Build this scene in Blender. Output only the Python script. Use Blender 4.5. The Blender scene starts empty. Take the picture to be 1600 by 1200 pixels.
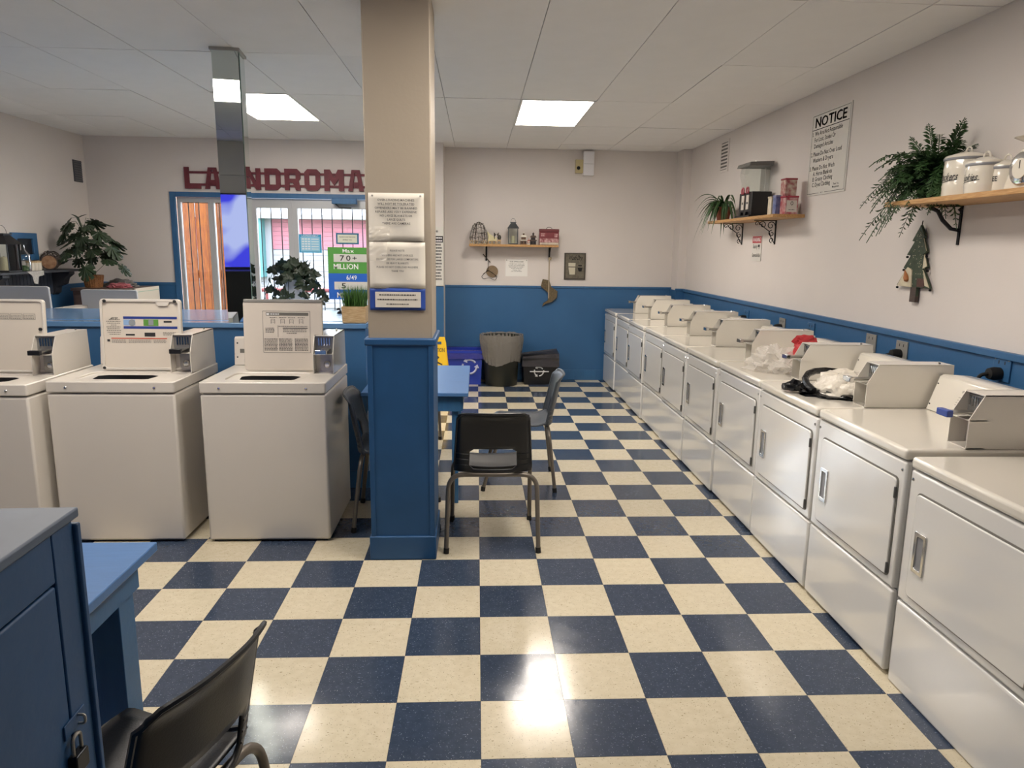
import bpy, bmesh, math, random
from mathutils import Vector, Matrix
random.seed(7)
SC = bpy.context.scene
COL = SC.collection
PI = math.pi
# ------------------------------------------------------------------ camera, world, exposure
FPX, PITCH, YAW, ROLL = 1123.99, 0.1859, 0.0501, 0.0131
EYE = Vector((-0.0195, -2.0664, 1.6259))
cy, sy = math.cos(YAW), math.sin(YAW)
f0, r0, u0 = Vector((sy, cy, 0)), Vector((cy, -sy, 0)), Vector((0, 0, 1))
FW = f0*math.cos(PITCH) - u0*math.sin(PITCH)
U2 = u0*math.cos(PITCH) + f0*math.sin(PITCH)
RT = r0*math.cos(ROLL) + U2*math.sin(ROLL)
UP = U2*math.cos(ROLL) - r0*math.sin(ROLL)
cam = bpy.data.cameras.new('camera'); camo = bpy.data.objects.new('camera', cam); COL.objects.link(camo)
cam.sensor_width = 36; cam.lens = FPX/1600*36; cam.clip_start = 0.05; cam.clip_end = 200
m = Matrix.Identity(4)
for k in range(3):
    m[k][0] = RT[k]; m[k][1] = UP[k]; m[k][2] = -FW[k]; m[k][3] = EYE[k]
camo.matrix_world = m
SC.camera = camo
def ray(px, py): return FW + RT*((px-800)/FPX) - UP*((py-600)/FPX)
def onX(px, py, X): v = ray(px, py); return EYE + v*((X-EYE.x)/v.x)
def onY(px, py, Y): v = ray(px, py); return EYE + v*((Y-EYE.y)/v.y)
def onZ(px, py, Z): v = ray(px, py); return EYE + v*((Z-EYE.z)/v.z)

W = bpy.data.worlds.new('world'); SC.world = W; W.use_nodes = True
nt = W.node_tree; bg = nt.nodes['Background']
bg.inputs[0].default_value = (0.88, 0.94, 1.0, 1); bg.inputs[1].default_value = 6.5
SC.view_settings.view_transform = 'Standard'; SC.view_settings.look = 'None'
SC.view_settings.exposure = 1.02; SC.view_settings.gamma = 1.0; SC.view_settings.use_curve_mapping = False
PANEL_STRENGTH = 12.0
PANEL_COL = (1.0, 0.91, 0.81)

# ------------------------------------------------------------------ materials
def lin(c):
    if isinstance(c, str):
        c = c.lstrip('#'); c = [int(c[i:i+2], 16)/255 for i in (0, 2, 4)]
    return tuple(((v/12.92) if v <= 0.04045 else ((v+0.055)/1.055)**2.4) for v in c)
MATS = {}
def mat(name, col, rough=0.5, metal=0.0, noise=0.0, nscale=20, bump=0.0, bscale=60, coat=0.0, col2=None, emit=None, estr=0, spec=0.5, alpha=1.0, trans=0.0, rnd=0.0, stretch=None):
    if name in MATS: return MATS[name]
    M = bpy.data.materials.new(name); M.use_nodes = True
    n = M.node_tree.nodes; l = M.node_tree.links; b = n['Principled BSDF']
    c = lin(col)
    b.inputs['Base Color'].default_value = (*c, 1); b.inputs['Roughness'].default_value = rough
    b.inputs['Metallic'].default_value = metal; b.inputs['Specular IOR Level'].default_value = spec
    b.inputs['Coat Weight'].default_value = coat; b.inputs['Coat Roughness'].default_value = 0.08
    b.inputs['Alpha'].default_value = alpha; b.inputs['Transmission Weight'].default_value = trans
    if emit:
        b.inputs['Emission Color'].default_value = (*emit, 1); b.inputs['Emission Strength'].default_value = estr
    tc = None
    if noise or bump or col2:
        tc = n.new('ShaderNodeTexCoord'); src = tc.outputs['Object']
        if stretch:
            mp = n.new('ShaderNodeMapping'); mp.inputs['Scale'].default_value = stretch
            l.new(src, mp.inputs[0]); src = mp.outputs[0]
    if noise or col2:
        t = n.new('ShaderNodeTexNoise'); t.inputs['Scale'].default_value = nscale; t.inputs['Detail'].default_value = 4
        l.new(src, t.inputs['Vector'])
        rr = n.new('ShaderNodeValToRGB'); rr.color_ramp.elements[0].position = 0.35; rr.color_ramp.elements[1].position = 0.65
        a = lin(col2) if col2 else tuple(max(0, v*(1-noise)) for v in c)
        rr.color_ramp.elements[0].color = (*a, 1); rr.color_ramp.elements[1].color = (*c, 1)
        l.new(t.outputs[0], rr.inputs[0]); outc = rr.outputs[0]
        l.new(outc, b.inputs['Base Color'])
    if rnd:
        oi = n.new('ShaderNodeObjectInfo'); hs = n.new('ShaderNodeHueSaturation'); mr = n.new('ShaderNodeMapRange')
        mr.inputs['To Min'].default_value = 1-rnd; mr.inputs['To Max'].default_value = 1+rnd
        l.new(oi.outputs['Random'], mr.inputs[0]); l.new(mr.outputs[0], hs.inputs['Value'])
        if noise or col2: l.new(outc, hs.inputs['Color'])
        else: hs.inputs['Color'].default_value = (*c, 1)
        l.new(hs.outputs[0], b.inputs['Base Color'])
    if bump:
        t2 = n.new('ShaderNodeTexNoise'); t2.inputs['Scale'].default_value = bscale; t2.inputs['Detail'].default_value = 3
        bp = n.new('ShaderNodeBump'); bp.inputs['Strength'].default_value = bump; bp.inputs['Distance'].default_value = 0.01
        l.new(src, t2.inputs['Vector']); l.new(t2.outputs[0], bp.inputs['Height']); l.new(bp.outputs[0], b.inputs['Normal'])
    MATS[name] = M
    return M
def tile_mat(name, base, alt, fleck, fleck2, rough):
    M = bpy.data.materials.new(name); M.use_nodes = True
    n = M.node_tree.nodes; l = M.node_tree.links; b = n['Principled BSDF']
    tc = n.new('ShaderNodeTexCoord'); oi = n.new('ShaderNodeObjectInfo'); ad = n.new('ShaderNodeVectorMath'); ad.operation = 'ADD'
    sc = n.new('ShaderNodeVectorMath'); sc.operation = 'SCALE'; sc.inputs['Scale'].default_value = 37.0
    cmb = n.new('ShaderNodeCombineXYZ'); l.new(oi.outputs['Random'], cmb.inputs[0]); l.new(oi.outputs['Random'], cmb.inputs[1])
    l.new(cmb.outputs[0], sc.inputs[0]); l.new(tc.outputs['Object'], ad.inputs[0]); l.new(sc.outputs[0], ad.inputs[1])
    def ramp(src, p0, p1, c0, c1):
        r = n.new('ShaderNodeValToRGB'); r.color_ramp.elements[0].position = p0; r.color_ramp.elements[1].position = p1
        r.color_ramp.elements[0].color = (*c0, 1); r.color_ramp.elements[1].color = (*c1, 1); l.new(src, r.inputs[0]); return r.outputs[0]
    def noise(scale, detail, stretch=None, off=0):
        t = n.new('ShaderNodeTexNoise'); t.inputs['Scale'].default_value = scale; t.inputs['Detail'].default_value = detail
        mp = n.new('ShaderNodeMapping'); mp.inputs['Location'].default_value = (off, off, 0)
        if stretch: mp.inputs['Scale'].default_value = stretch; mp.inputs['Rotation'].default_value = (0, 0, 0.5)
        l.new(ad.outputs[0], mp.inputs[0]); l.new(mp.outputs[0], t.inputs['Vector']); return t.outputs[0]
    c = ramp(noise(30, 5), 0.35, 0.65, lin(alt), lin(base))
    def over(c, mask, col):
        mx = n.new('ShaderNodeMix'); mx.data_type = 'RGBA'; l.new(mask, mx.inputs[0]); l.new(c, mx.inputs[6]); mx.inputs[7].default_value = (*lin(col), 1)
        return mx.outputs[2]
    z, o = (0, 0, 0), (1, 1, 1)
    c = over(c, ramp(noise(70, 2, (1, 2.4, 1)), 0.655, 0.70, z, o), fleck)
    c = over(c, ramp(noise(95, 2, (2.6, 1, 1), 5), 0.68, 0.71, z, o), fleck2)
    hs = n.new('ShaderNodeHueSaturation'); mr = n.new('ShaderNodeMapRange'); mr.inputs['To Min'].default_value = 0.93; mr.inputs['To Max'].default_value = 1.06
    l.new(oi.outputs['Random'], mr.inputs[0]); l.new(mr.outputs[0], hs.inputs['Value']); l.new(c, hs.inputs['Color'])
    l.new(hs.outputs[0], b.inputs['Base Color'])
    b.inputs['Specular IOR Level'].default_value = 0.5
    rr = n.new('ShaderNodeMapRange'); rr.inputs['To Min'].default_value = rough-0.05; rr.inputs['To Max'].default_value = rough+0.10
    l.new(noise(9, 4), rr.inputs[0]); l.new(rr.outputs[0], b.inputs['Roughness'])
    bp = n.new('ShaderNodeBump'); bp.inputs['Strength'].default_value = 0.10; bp.inputs['Distance'].default_value = 0.004
    l.new(noise(14, 3, None, 9), bp.inputs['Height']); l.new(bp.outputs[0], b.inputs['Normal'])
    MATS[name] = M
    return M
def glass_mat(name, tint=(0.96, 0.97, 0.98), rough=0.02):
    M = bpy.data.materials.new(name); M.use_nodes = True
    n = M.node_tree.nodes; l = M.node_tree.links; n.clear()
    o = n.new('ShaderNodeOutputMaterial'); t = n.new('ShaderNodeBsdfTransparent'); g = n.new('ShaderNodeBsdfGlossy'); mx = n.new('ShaderNodeMixShader')
    fr = n.new('ShaderNodeFresnel'); fr.inputs[0].default_value = 1.45
    t.inputs[0].default_value = (*tint, 1); g.inputs['Roughness'].default_value = rough
    l.new(fr.outputs[0], mx.inputs[0]); l.new(t.outputs[0], mx.inputs[1]); l.new(g.outputs[0], mx.inputs[2]); l.new(mx.outputs[0], o.inputs[0])
    MATS[name] = M; return M
def film_mat(name, col, opac, rough=0.2):
    M = bpy.data.materials.new(name); M.use_nodes = True
    n = M.node_tree.nodes; l = M.node_tree.links; b = n['Principled BSDF']
    o = n['Material Output']; t = n.new('ShaderNodeBsdfTransparent'); mx = n.new('ShaderNodeMixShader'); mx.inputs[0].default_value = opac
    b.inputs['Base Color'].default_value = (*lin(col), 1); b.inputs['Roughness'].default_value = rough
    l.new(t.outputs[0], mx.inputs[1]); l.new(b.outputs[0], mx.inputs[2]); l.new(mx.outputs[0], o.inputs[0])
    tc = n.new('ShaderNodeTexCoord'); t2 = n.new('ShaderNodeTexNoise'); t2.inputs['Scale'].default_value = 25
    bp = n.new('ShaderNodeBump'); bp.inputs['Strength'].default_value = 0.7; bp.inputs['Distance'].default_value = 0.02
    l.new(tc.outputs['Object'], t2.inputs['Vector']); l.new(t2.outputs[0], bp.inputs['Height']); l.new(bp.outputs[0], b.inputs['Normal'])
    MATS[name] = M; return M

WALL = mat('wall_paint', '#ddd6d1', 0.6, noise=0.03, nscale=2, bump=0.05, bscale=90)
BLUE = mat('blue_wall_paint', '#356593', 0.42, noise=0.08, nscale=3, bump=0.06, bscale=50)
BLUED = mat('blue_wood_paint', '#376896', 0.4, noise=0.12, nscale=6, bump=0.08, bscale=40, stretch=(6, 1, 1))
BLUECAB = mat('dark_blue_cabinet_paint', '#1f5080', 0.5, noise=0.12, nscale=5, bump=0.08, bscale=40)
BLUET = mat('blue_table_paint', '#4f7bb3', 0.38, noise=0.08, nscale=9, bump=0.05, stretch=(1, 8, 1))
CEIL = mat('ceiling_panel', '#efedeb', 0.9, noise=0.02, nscale=6, bump=0.08, bscale=150, rnd=0.02)
WHITEM = mat('white_enamel', '#e2e1de', 0.16, coat=0.8, noise=0.015, nscale=3, bump=.05, bscale=5)
CREAMM = mat('cream_enamel', '#e4dfd4', 0.14, coat=0.8, noise=0.02, nscale=4)
WASHM = mat('washer_enamel', '#d9d3ca', 0.32, coat=0.2, noise=0.02, nscale=3)
GREYM = mat('grey_steel', '#9a9a98', 0.35, metal=0.6)
CHROME = mat('chrome', '#d8d8d8', 0.12, metal=1.0)
STEEL = mat('brushed_steel', '#a9a7a2', 0.3, metal=0.9)
DARK = mat('dark_gap', '#1d1d1f', 0.6)
BLACK = mat('black_plastic', '#15161a', 0.4, noise=0.2, nscale=30, bump=0.03)
CHAIRM = mat('black_chair_plastic', '#14161b', 0.36, bump=0.08, bscale=220)
CHAIRG = mat('charcoal_chair_plastic', '#3d444d', 0.38, bump=0.08, bscale=220)
TUBE = mat('chair_tube_metal', '#7b746b', 0.38, metal=0.55)
RUBBER = mat('rubber', '#141414', 0.7)
BEIGE = mat('pillar_beige', '#a99d8c', 0.55, noise=0.03, nscale=3, bump=0.06, bscale=60)
PAPER = mat('paper', '#ded8cc', 0.6, noise=0.02, nscale=10, bump=0.1, bscale=12)
INK = mat('ink', '#2a2a2c', 0.6)
INKB = mat('blue_ink', '#25408a', 0.5)
WHITEP = mat('white_print', '#eeeeee', 0.5)
WOOD = mat('pine_wood', '#c59c68', 0.5, col2='#a87c4a', nscale=12, stretch=(14, 1.2, 14), bump=0.05)
WOODL = mat('pale_wood', '#cdb48d', 0.55, col2='#b3946a', nscale=12, stretch=(2, 14, 14))
DWOOD = mat('dark_wood', '#4a3a33', 0.5, noise=0.3, nscale=14, stretch=(1, 1, 8))
IRON = mat('black_iron', '#1b1b1e', 0.5, metal=0.5)
ALU = mat('aluminium_frame', '#b9bbbd', 0.4, metal=0.3)
MIRROR = mat('mirror_glass', '#d3dcd8', 0.015, metal=1.0)
MIRE = mat('mirror_edge_green', '#8fb0a6', 0.1, coat=0.5)
REDW = mat('dark_red_wood', '#72303a', 0.6, noise=0.2, nscale=20)
LEAF = mat('leaf_green', '#3f5c34', 0.45, noise=0.3, nscale=30, rnd=0.25)
LEAFD = mat('leaf_dark_green', '#33462f', 0.4, noise=0.3, nscale=30, rnd=0.25)
LEAFF = mat('fern_green', '#35522c', 0.5, noise=0.35, nscale=40, rnd=0.3)
LEAFI = mat('ivy_green', '#2f3f30', 0.4, noise=0.3, nscale=30, rnd=0.3)
GRASS = mat('grass_green', '#4d7a37', 0.5, noise=0.3, nscale=40)
TERRA = mat('terracotta', '#8a4a33', 0.7)
GLASS = glass_mat('window_glass')
GLASSC = glass_mat('clear_glass', (0.95, 0.97, 0.96))
ENAMEL = mat('enamel_white', '#e3ddcf', 0.15, coat=0.5)
YELLOW = mat('yellow_plastic', '#f0c21c', 0.4)
BINBLUE = mat('blue_bin_plastic', '#2a40a8', 0.35)
BINBLK = mat('black_bin_plastic', '#23251f', 0.45)
TILEC = tile_mat('cream_vinyl_tile', '#d6ccb4', '#cec3a9', '#97896c', '#73664f', 0.11)
TILEN = tile_mat('navy_vinyl_tile', '#3a465a', '#344053', '#6d7890', '#9aa2ae', 0.13)
PANEL = mat('light_diffuser', '#ffffff', 0.5, emit=PANEL_COL, estr=PANEL_STRENGTH)

# ------------------------------------------------------------------ mesh helpers
def box(bm, x0, x1, y0, y1, z0, z1, M=None):
    vs = [Vector((x, y, z)) for z in (z0, z1) for y in (y0, y1) for x in (x0, x1)]
    if M: vs = [M @ v for v in vs]
    v = [bm.verts.new(p) for p in vs]
    for q in ((0, 2, 3, 1), (4, 5, 7, 6), (0, 1, 5, 4), (2, 6, 7, 3), (0, 4, 6, 2), (1, 3, 7, 5)):
        bm.faces.new([v[i] for i in q])
    return bm
def B(*a, M=None): return box(bmesh.new(), *a, M=M)
def prism(bm, pts, a, b, axis='z'):
    """closed polygon pts (2D) extruded from a to b along axis; axis x -> pts are (y,z); y -> (x,z); z -> (x,y)"""
    def mk(p, t):
        if axis == 'x': return Vector((t, p[0], p[1]))
        if axis == 'y': return Vector((p[0], t, p[1]))
        return Vector((p[0], p[1], t))
    A = [bm.verts.new(mk(p, a)) for p in pts]; C = [bm.verts.new(mk(p, b)) for p in pts]
    n = len(pts)
    bm.faces.new(A[::-1]); bm.faces.new(C)
    for i in range(n): bm.faces.new((A[i], A[(i+1) % n], C[(i+1) % n], C[i]))
    return bm
def rrect(x0, x1, y0, y1, r, n=4):
    pts = []
    for cx, cyy, a0 in ((x1-r, y0+r, -90), (x1-r, y1-r, 0), (x0+r, y1-r, 90), (x0+r, y0+r, 180)):
        for k in range(n+1):
            a = math.radians(a0+90*k/n); pts.append((cx+r*math.cos(a), cyy+r*math.sin(a)))
    return pts
def ringplate(bm, outer, inner, a, b, axis='z'):
    def mk(p, t):
        if axis == 'x': return Vector((t, p[0], p[1]))
        if axis == 'y': return Vector((p[0], t, p[1]))
        return Vector((p[0], p[1], t))
    L = [[bm.verts.new(mk(p, t)) for p in pp] for pp, t in ((outer, a), (outer, b), (inner, b), (inner, a))]
    n = len(outer)
    for i in range(n):
        j = (i+1) % n
        for k in range(4):
            P, Q = L[k], L[(k+1) % 4]
            bm.faces.new((P[i], P[j], Q[j], Q[i]))
    return bm
def lathe(bm, prof, seg=20, c=(0, 0, 0), M=None, sx=1, syy=1):
    rings = []
    for r, z in prof:
        rings.append([bm.verts.new((c[0]+sx*r*math.cos(2*PI*k/seg), c[1]+syy*r*math.sin(2*PI*k/seg), c[2]+z)) for k in range(seg)] if r > 1e-5 else [bm.verts.new((c[0], c[1], c[2]+z))])
    new = [v for R_ in rings for v in R_]
    for a, b in zip(rings[:-1], rings[1:]):
        for k in range(seg):
            k2 = (k+1) % seg
            if len(a) == 1 and len(b) == 1: continue
            if len(a) == 1: bm.faces.new((a[0], b[k2], b[k]))
            elif len(b) == 1: bm.faces.new((a[k], a[k2], b[0]))
            else: bm.faces.new((a[k], a[k2], b[k2], b[k]))
    if M:
        for v in new: v.co = M @ v.co
    return bm
def tube(bm, pts, r, seg=8, caps=True, r1=None):
    pts = [Vector(p) for p in pts]; rings = []; n = len(pts); up = None
    for i, p in enumerate(pts):
        d = (pts[min(i+1, n-1)]-pts[max(i-1, 0)]).normalized()
        if up is None:
            up = Vector((0, 0, 1)) if abs(d.z) < 0.9 else Vector((1, 0, 0))
        s = d.cross(up).normalized(); up = s.cross(d).normalized()
        rr = r if r1 is None else r+(r1-r)*i/(n-1)
        rings.append([bm.verts.new(p+s*rr*math.cos(2*PI*k/seg)+up*rr*math.sin(2*PI*k/seg)) for k in range(seg)])
    for a, b in zip(rings[:-1], rings[1:]):
        for k in range(seg): bm.faces.new((a[k], a[(k+1) % seg], b[(k+1) % seg], b[k]))
    if caps: bm.faces.new(rings[0][::-1]); bm.faces.new(rings[-1])
    return bm
def arc_pts(pts, rad=0.05, n=5):
    """round the corners of a polyline"""
    pts = [Vector(p) for p in pts]; out = [pts[0]]
    for a, b, c in zip(pts[:-2], pts[1:-1], pts[2:]):
        r = min(rad, (b-a).length*0.49, (c-b).length*0.49)
        p, q = b+(a-b).normalized()*r, b+(c-b).normalized()*r
        for k in range(n+1):
            t = k/n; out.append(p*(1-t)**2+b*2*t*(1-t)+q*t*t)
    out.append(pts[-1]); return out
def obj(name, bm, m=None, parent=None, bevel=0, smooth=None, seg=2, solid=0, loc=None, rot=None, sub=0):
    me = bpy.data.meshes.new(name)
    bmesh.ops.recalc_face_normals(bm, faces=bm.faces)
    bm.to_mesh(me); bm.free()
    if m: me.materials.append(m)
    o = bpy.data.objects.new(name, me); COL.objects.link(o)
    if smooth is None: smooth = bool(bevel or sub)
    if smooth:
        me.shade_smooth()
        try: me.set_sharp_from_angle(angle=math.radians(38))
        except Exception: pass
    if parent: o.parent = parent
    if loc: o.location = loc
    if rot: o.rotation_euler = rot
    if solid:
        s = o.modifiers.new('s', 'SOLIDIFY'); s.thickness = solid; s.offset = 0
    if sub:
        s = o.modifiers.new('u', 'SUBSURF'); s.levels = sub; s.render_levels = sub
    if bevel:
        b = o.modifiers.new('b', 'BEVEL'); b.width = bevel; b.segments = seg; b.limit_method = 'ANGLE'; b.angle_limit = math.radians(40)
    return o
def thing(name, label, cat, loc=(0, 0, 0), rz=0, group=None, scale=None):
    o = bpy.data.objects.new(name, None); COL.objects.link(o); o.location = loc; o.rotation_euler = (0, 0, rz)
    o.empty_display_size = 0.05
    if scale: o.scale = scale
    o['label'] = label; o['category'] = cat
    if group: o['group'] = group
    return o
def tag(o, label, cat, group=None, kind=None):
    o['label'] = label; o['category'] = cat
    if group: o['group'] = group
    if kind: o['kind'] = kind
    return o
def struct(o, label=None, cat=None):
    o['kind'] = 'structure'
    if label: o['label'] = label
    if cat: o['category'] = cat
    return o
def dup(root, loc=None, rz=None, label=None, group=None):
    def cp(o, par):
        c = o.copy(); COL.objects.link(c); c.parent = par
        for ch in list(o.children): cp(ch, c)
        return c
    r = cp(root, None)
    if loc is not None: r.location = loc
    if rz is not None: r.rotation_euler = (0, 0, rz)
    if label: r['label'] = label
    if group: r['group'] = group
    return r
# ------------------------------------------------------------------ lettering
GL = {}
def make_glyphs():
    chars = "ABCDEFGHIJKLMNOPQRSTUVWXYZabcdefghijklmnopqrstuvwxyz0123456789.,&+-$:/!'"
    tmp = []
    for ch in chars:
        cu = bpy.data.curves.new('glyph', 'FONT'); cu.body = ch; cu.resolution_u = 2; cu.offset = 0.012
        o = bpy.data.objects.new('glyph', cu); COL.objects.link(o); tmp.append((ch, o))
    dg = bpy.context.evaluated_depsgraph_get()
    for ch, o in tmp:
        me = bpy.data.meshes.new_from_object(o.evaluated_get(dg))
        vs = [v.co.copy() for v in me.vertices]; fs = [tuple(p.vertices) for p in me.polygons]
        x0 = min(v.x for v in vs); x1 = max(v.x for v in vs)
        GL[ch] = ([(v.x-x0, v.y) for v in vs], fs, x1-x0)
        bpy.data.meshes.remove(me)
    for ch, o in tmp:
        cu = o.data; bpy.data.objects.remove(o); bpy.data.curves.remove(cu)
make_glyphs()
def linelen(s, gap=0.09): return sum((0.28 if c == ' ' else GL[c][2]+gap) for c in s)-gap
def lettering(parent, o, r, u, lines, mat_, name='lettering', off=0.0008, extrude=0, slant=0, wrap=None):
    """lines: (text, x_center or ('L', x), y_base, height, width or None) in the plane o + r*x + u*y"""
    bm = bmesh.new(); o = Vector(o); r = Vector(r).normalized(); u = Vector(u).normalized(); nn = r.cross(u)
    for s, x, y, h, w in lines:
        k = h/0.70; kx = k*0.9; L = linelen(s)*kx
        if w: kx *= w/L; L = w
        X = x[1] if isinstance(x, tuple) else x-L/2
        for c in s:
            if c == ' ': X += 0.28*kx; continue
            vs, fs, wd = GL[c]
            def P(a, b, t):
                xx, yy = X+a*kx+slant*b*k, y+b*k
                if wrap:
                    ang = xx/wrap
                    return o+r*(wrap*math.sin(ang))+u*yy+nn*(wrap*math.cos(ang)-wrap+t)
                return o+r*xx+u*yy+nn*t
            V = [bm.verts.new(P(a, b, off)) for a, b in vs]
            for f in fs:
                try: bm.faces.new([V[i] for i in f])
                except ValueError: pass
            X += (wd+0.09)*kx
    o_ = obj(name, bm, mat_, parent)
    if extrude:
        s_ = o_.modifiers.new('s', 'SOLIDIFY'); s_.thickness = extrude
    return o_
def plate(parent, o, r, u, x0, x1, y0, y1, t, mat_, name, off=0.0, **k):
    """thin box lying in the plane o,r,u"""
    o = Vector(o); r = Vector(r).normalized(); u = Vector(u).normalized(); nn = r.cross(u)
    M = Matrix((( r.x, u.x, nn.x, o.x), (r.y, u.y, nn.y, o.y), (r.z, u.z, nn.z, o.z), (0, 0, 0, 1)))
    return obj(name, B(x0, x1, y0, y1, off, off+t, M=M), mat_, parent, **k)
def fake_lines(bm, o, r, u, x0, x1, y, h):
    o = Vector(o); r = Vector(r); u = Vector(u); n = r.cross(u).normalized()*0.0008
    x = x0
    while x < x1:
        w = random.uniform(0.004, 0.012); a = x; b = min(x+w, x1)
        v = [bm.verts.new(o+r*p+u*q+n) for p, q in ((a, y), (b, y), (b, y+h), (a, y+h))]; bm.faces.new(v)
        x = b+0.003

# ------------------------------------------------------------------ the room shell
T = 0.3048
XL, XR, YF, YLW, YB, H = -4.4, 2.5, 6.88, 6.5, -3.6, 2.80
DADO = 1.175
floor = struct(obj('floor', B(XL-.1, XR+.1, YB-.1, YF+.1, -0.12, -0.0032), mat('floor_base', '#3a352e', 0.7)), 'navy and cream checkered vinyl tile floor', 'floor')
cands = []
for i in range(-15, 9):
    for j in range(-12, 23):
        x0, x1 = max(i*T, XL), min((i+1)*T, XR); y0, y1 = max(j*T, YB), min((j+1)*T, YF)
        if x1-x0 < 0.01 or y1-y0 < 0.01: continue
        d = Vector(((x0+x1)/2, (y0+y1)/2, 0))-EYE; z = d.dot(FW); area = 0
        if z > 0.2:
            px, py = 800+FPX*d.dot(RT)/z, 600-FPX*d.dot(UP)/z
            hidden = (px > 750 + (py-385)*0.93) or (px < 690 and py < 850)
            if -60 < px < 1660 and -60 < py < 1290: area = (FPX/z)**2*(1.63/d.length)*(0.05 if hidden else 1)
        cands.append((area, i, j, x0, x1, y0, y1))
cands.sort(reverse=True)
TME = {}
for n_, (area, i, j, x0, x1, y0, y1) in enumerate(cands):
    m_ = TILEC if (i+j) % 2 == 0 else TILEN
    if n_ >= 290: continue
    key = ((i+j) % 2, round(x1-x0, 3), round(y1-y0, 3))
    if key not in TME:
        g = 0.0006; w, h = (x1-x0)/2-g, (y1-y0)/2-g
        bm = bmesh.new()
        prism(bm, [(-w, -h), (w, -h), (w, h), (-w, h)], -0.003, -0.0004)
        me = bpy.data.meshes.new('tile')
        bmesh.ops.recalc_face_normals(bm, faces=bm.faces); bm.to_mesh(me); bm.free(); me.materials.append(m_); TME[key] = me
    o = bpy.data.objects.new('tile', TME[key]); COL.objects.link(o); o.parent = floor
    o.location = ((x0+x1)/2, (y0+y1)/2, random.uniform(-0.0003, 0.0003))
    o.rotation_euler = (random.gauss(0, 0.0012), random.gauss(0, 0.0012), 0)
for par, nm in ((0, 'tile_field'), (1, 'tile_field')):
    bm = bmesh.new()
    for area, i, j, x0, x1, y0, y1 in cands[290:]:
        if (i+j) % 2 == par: box(bm, x0+.0006, x1-.0006, y0+.0006, y1-.0006, -0.003, -0.0004)
    o = obj('tile_field', bm, TILEC if par == 0 else TILEN, floor); o['kind'] = 'stuff'

ceil = struct(obj('ceiling', B(XL-.1, XR+.1, YB-.1, YF+.1, H+0.012, H+0.12), mat('ceiling_void', '#8c8a86', 0.9)), 'white suspended panel ceiling with thin joints', 'ceiling')
CX0, CY0 = -0.284, 2.774
LIGHTS = [(1, 1, 'square-edged cream glowing ceiling light panel right of the pillar'), (-3, 1, 'cream glowing ceiling light panel left of the pillar, behind the mirrored column'),
          (-3, -2, 'ceiling light panel nearer the front, seen only in the mirrored column'), (1, -2, 'unseen ceiling light panel added nearer the front, above the aisle')]  # aisle panel is added out of view to fill out the room light
lit = {(a, b) for a, b, _ in LIGHTS}
CM = {}
bar = bmesh.new()
for i in range(-7, 5):
    for j in range(-6, 4):
        x0, x1 = max(CX0+i*.61, XL), min(CX0+(i+1)*.61, XR); y0, y1 = max(CY0+j*1.22, YB), min(CY0+(j+1)*1.22, YF)
        if x1-x0 < 0.02 or y1-y0 < 0.02 or (i, j) in lit: continue
        key = (round(x1-x0, 3), round(y1-y0, 3))
        if key not in CM:
            g = 0.0022; w, h = (x1-x0)/2-g, (y1-y0)/2-g
            bm = bmesh.new(); box(bm, -w, w, -h, h, 0, 0.012); me = bpy.data.meshes.new('ceiling_tile')
            bmesh.ops.recalc_face_normals(bm, faces=bm.faces); bm.to_mesh(me); bm.free(); me.materials.append(CEIL); CM[key] = me
        o = bpy.data.objects.new('ceiling_tile', CM[key]); COL.objects.link(o); o.parent = ceil
        o.location = ((x0+x1)/2, (y0+y1)/2, H+random.uniform(-.0015, .0015)); o.rotation_euler = (random.gauss(0, .0012), random.gauss(0, .0012), 0)
bar.free()
for i, j, lab in LIGHTS:
    x0, y0 = CX0+i*.61, CY0+j*1.22
    t = thing('ceiling_light', lab, 'light', (x0+.305, y0+.61, H), group='recessed ceiling light panels')
    obj('frame', ringplate(bmesh.new(), rrect(-.303, .303, -.608, .608, .002, 1), rrect(-.285, .285, -.59, .59, .002, 1), -0.004, 0.01), mat('light_frame', '#e6e4de', 0.5), t)
    obj('diffuser', B(-.286, .286, -.592, .592, 0.002, 0.006), PANEL, t)

# walls
def wall(name, *a, m=WALL, label=None):
    return struct(obj(name, B(*a), m), label, 'wall')
wr = wall('wall_right', XR, XR+.12, YB-.1, YF+.1, 0, H+.1, label='pale grey-beige wall above the dryers')
wf = wall('wall_far', -0.41, XR, YF, YF+.12, 0, H+.1, label='pale grey-beige far wall with shelf')
wl = wall('wall_left', XL-.12, XL, YB-.1, YLW+.2, 0, H+.1, label='pale grey left wall')
wb = wall('wall_back', XL-.12, XR+.12, YB-.12, YB, 0, H+.1, label='wall behind the viewpoint')
fr = bmesh.new()
WX0, WX1, WZ = -3.434, -0.62, 2.155     # glazed opening in the front wall
box(fr, XL-.12, WX0-.05, YLW, YLW+.15, 0, H+.1); box(fr, WX1+.05, -0.41, YLW, YLW+.15, 0, H+.1); box(fr, WX0-.05, WX1+.05, YLW, YLW+.15, WZ+.05, H+.1)
wfr = struct(obj('wall_front', fr, WALL), 'pale grey wall around the glazed entrance', 'wall')
struct(obj('wall_return', B(-0.56, -0.41, YLW+.15, YF+.12, 0, H+.1), WALL), 'short return beside the entrance wall', 'wall')
pil = struct(obj('wall_pilaster', B(2.40, XR, 6.62, YF, 0, H), WALL), 'shallow pilaster in the far right corner', 'wall')
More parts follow.
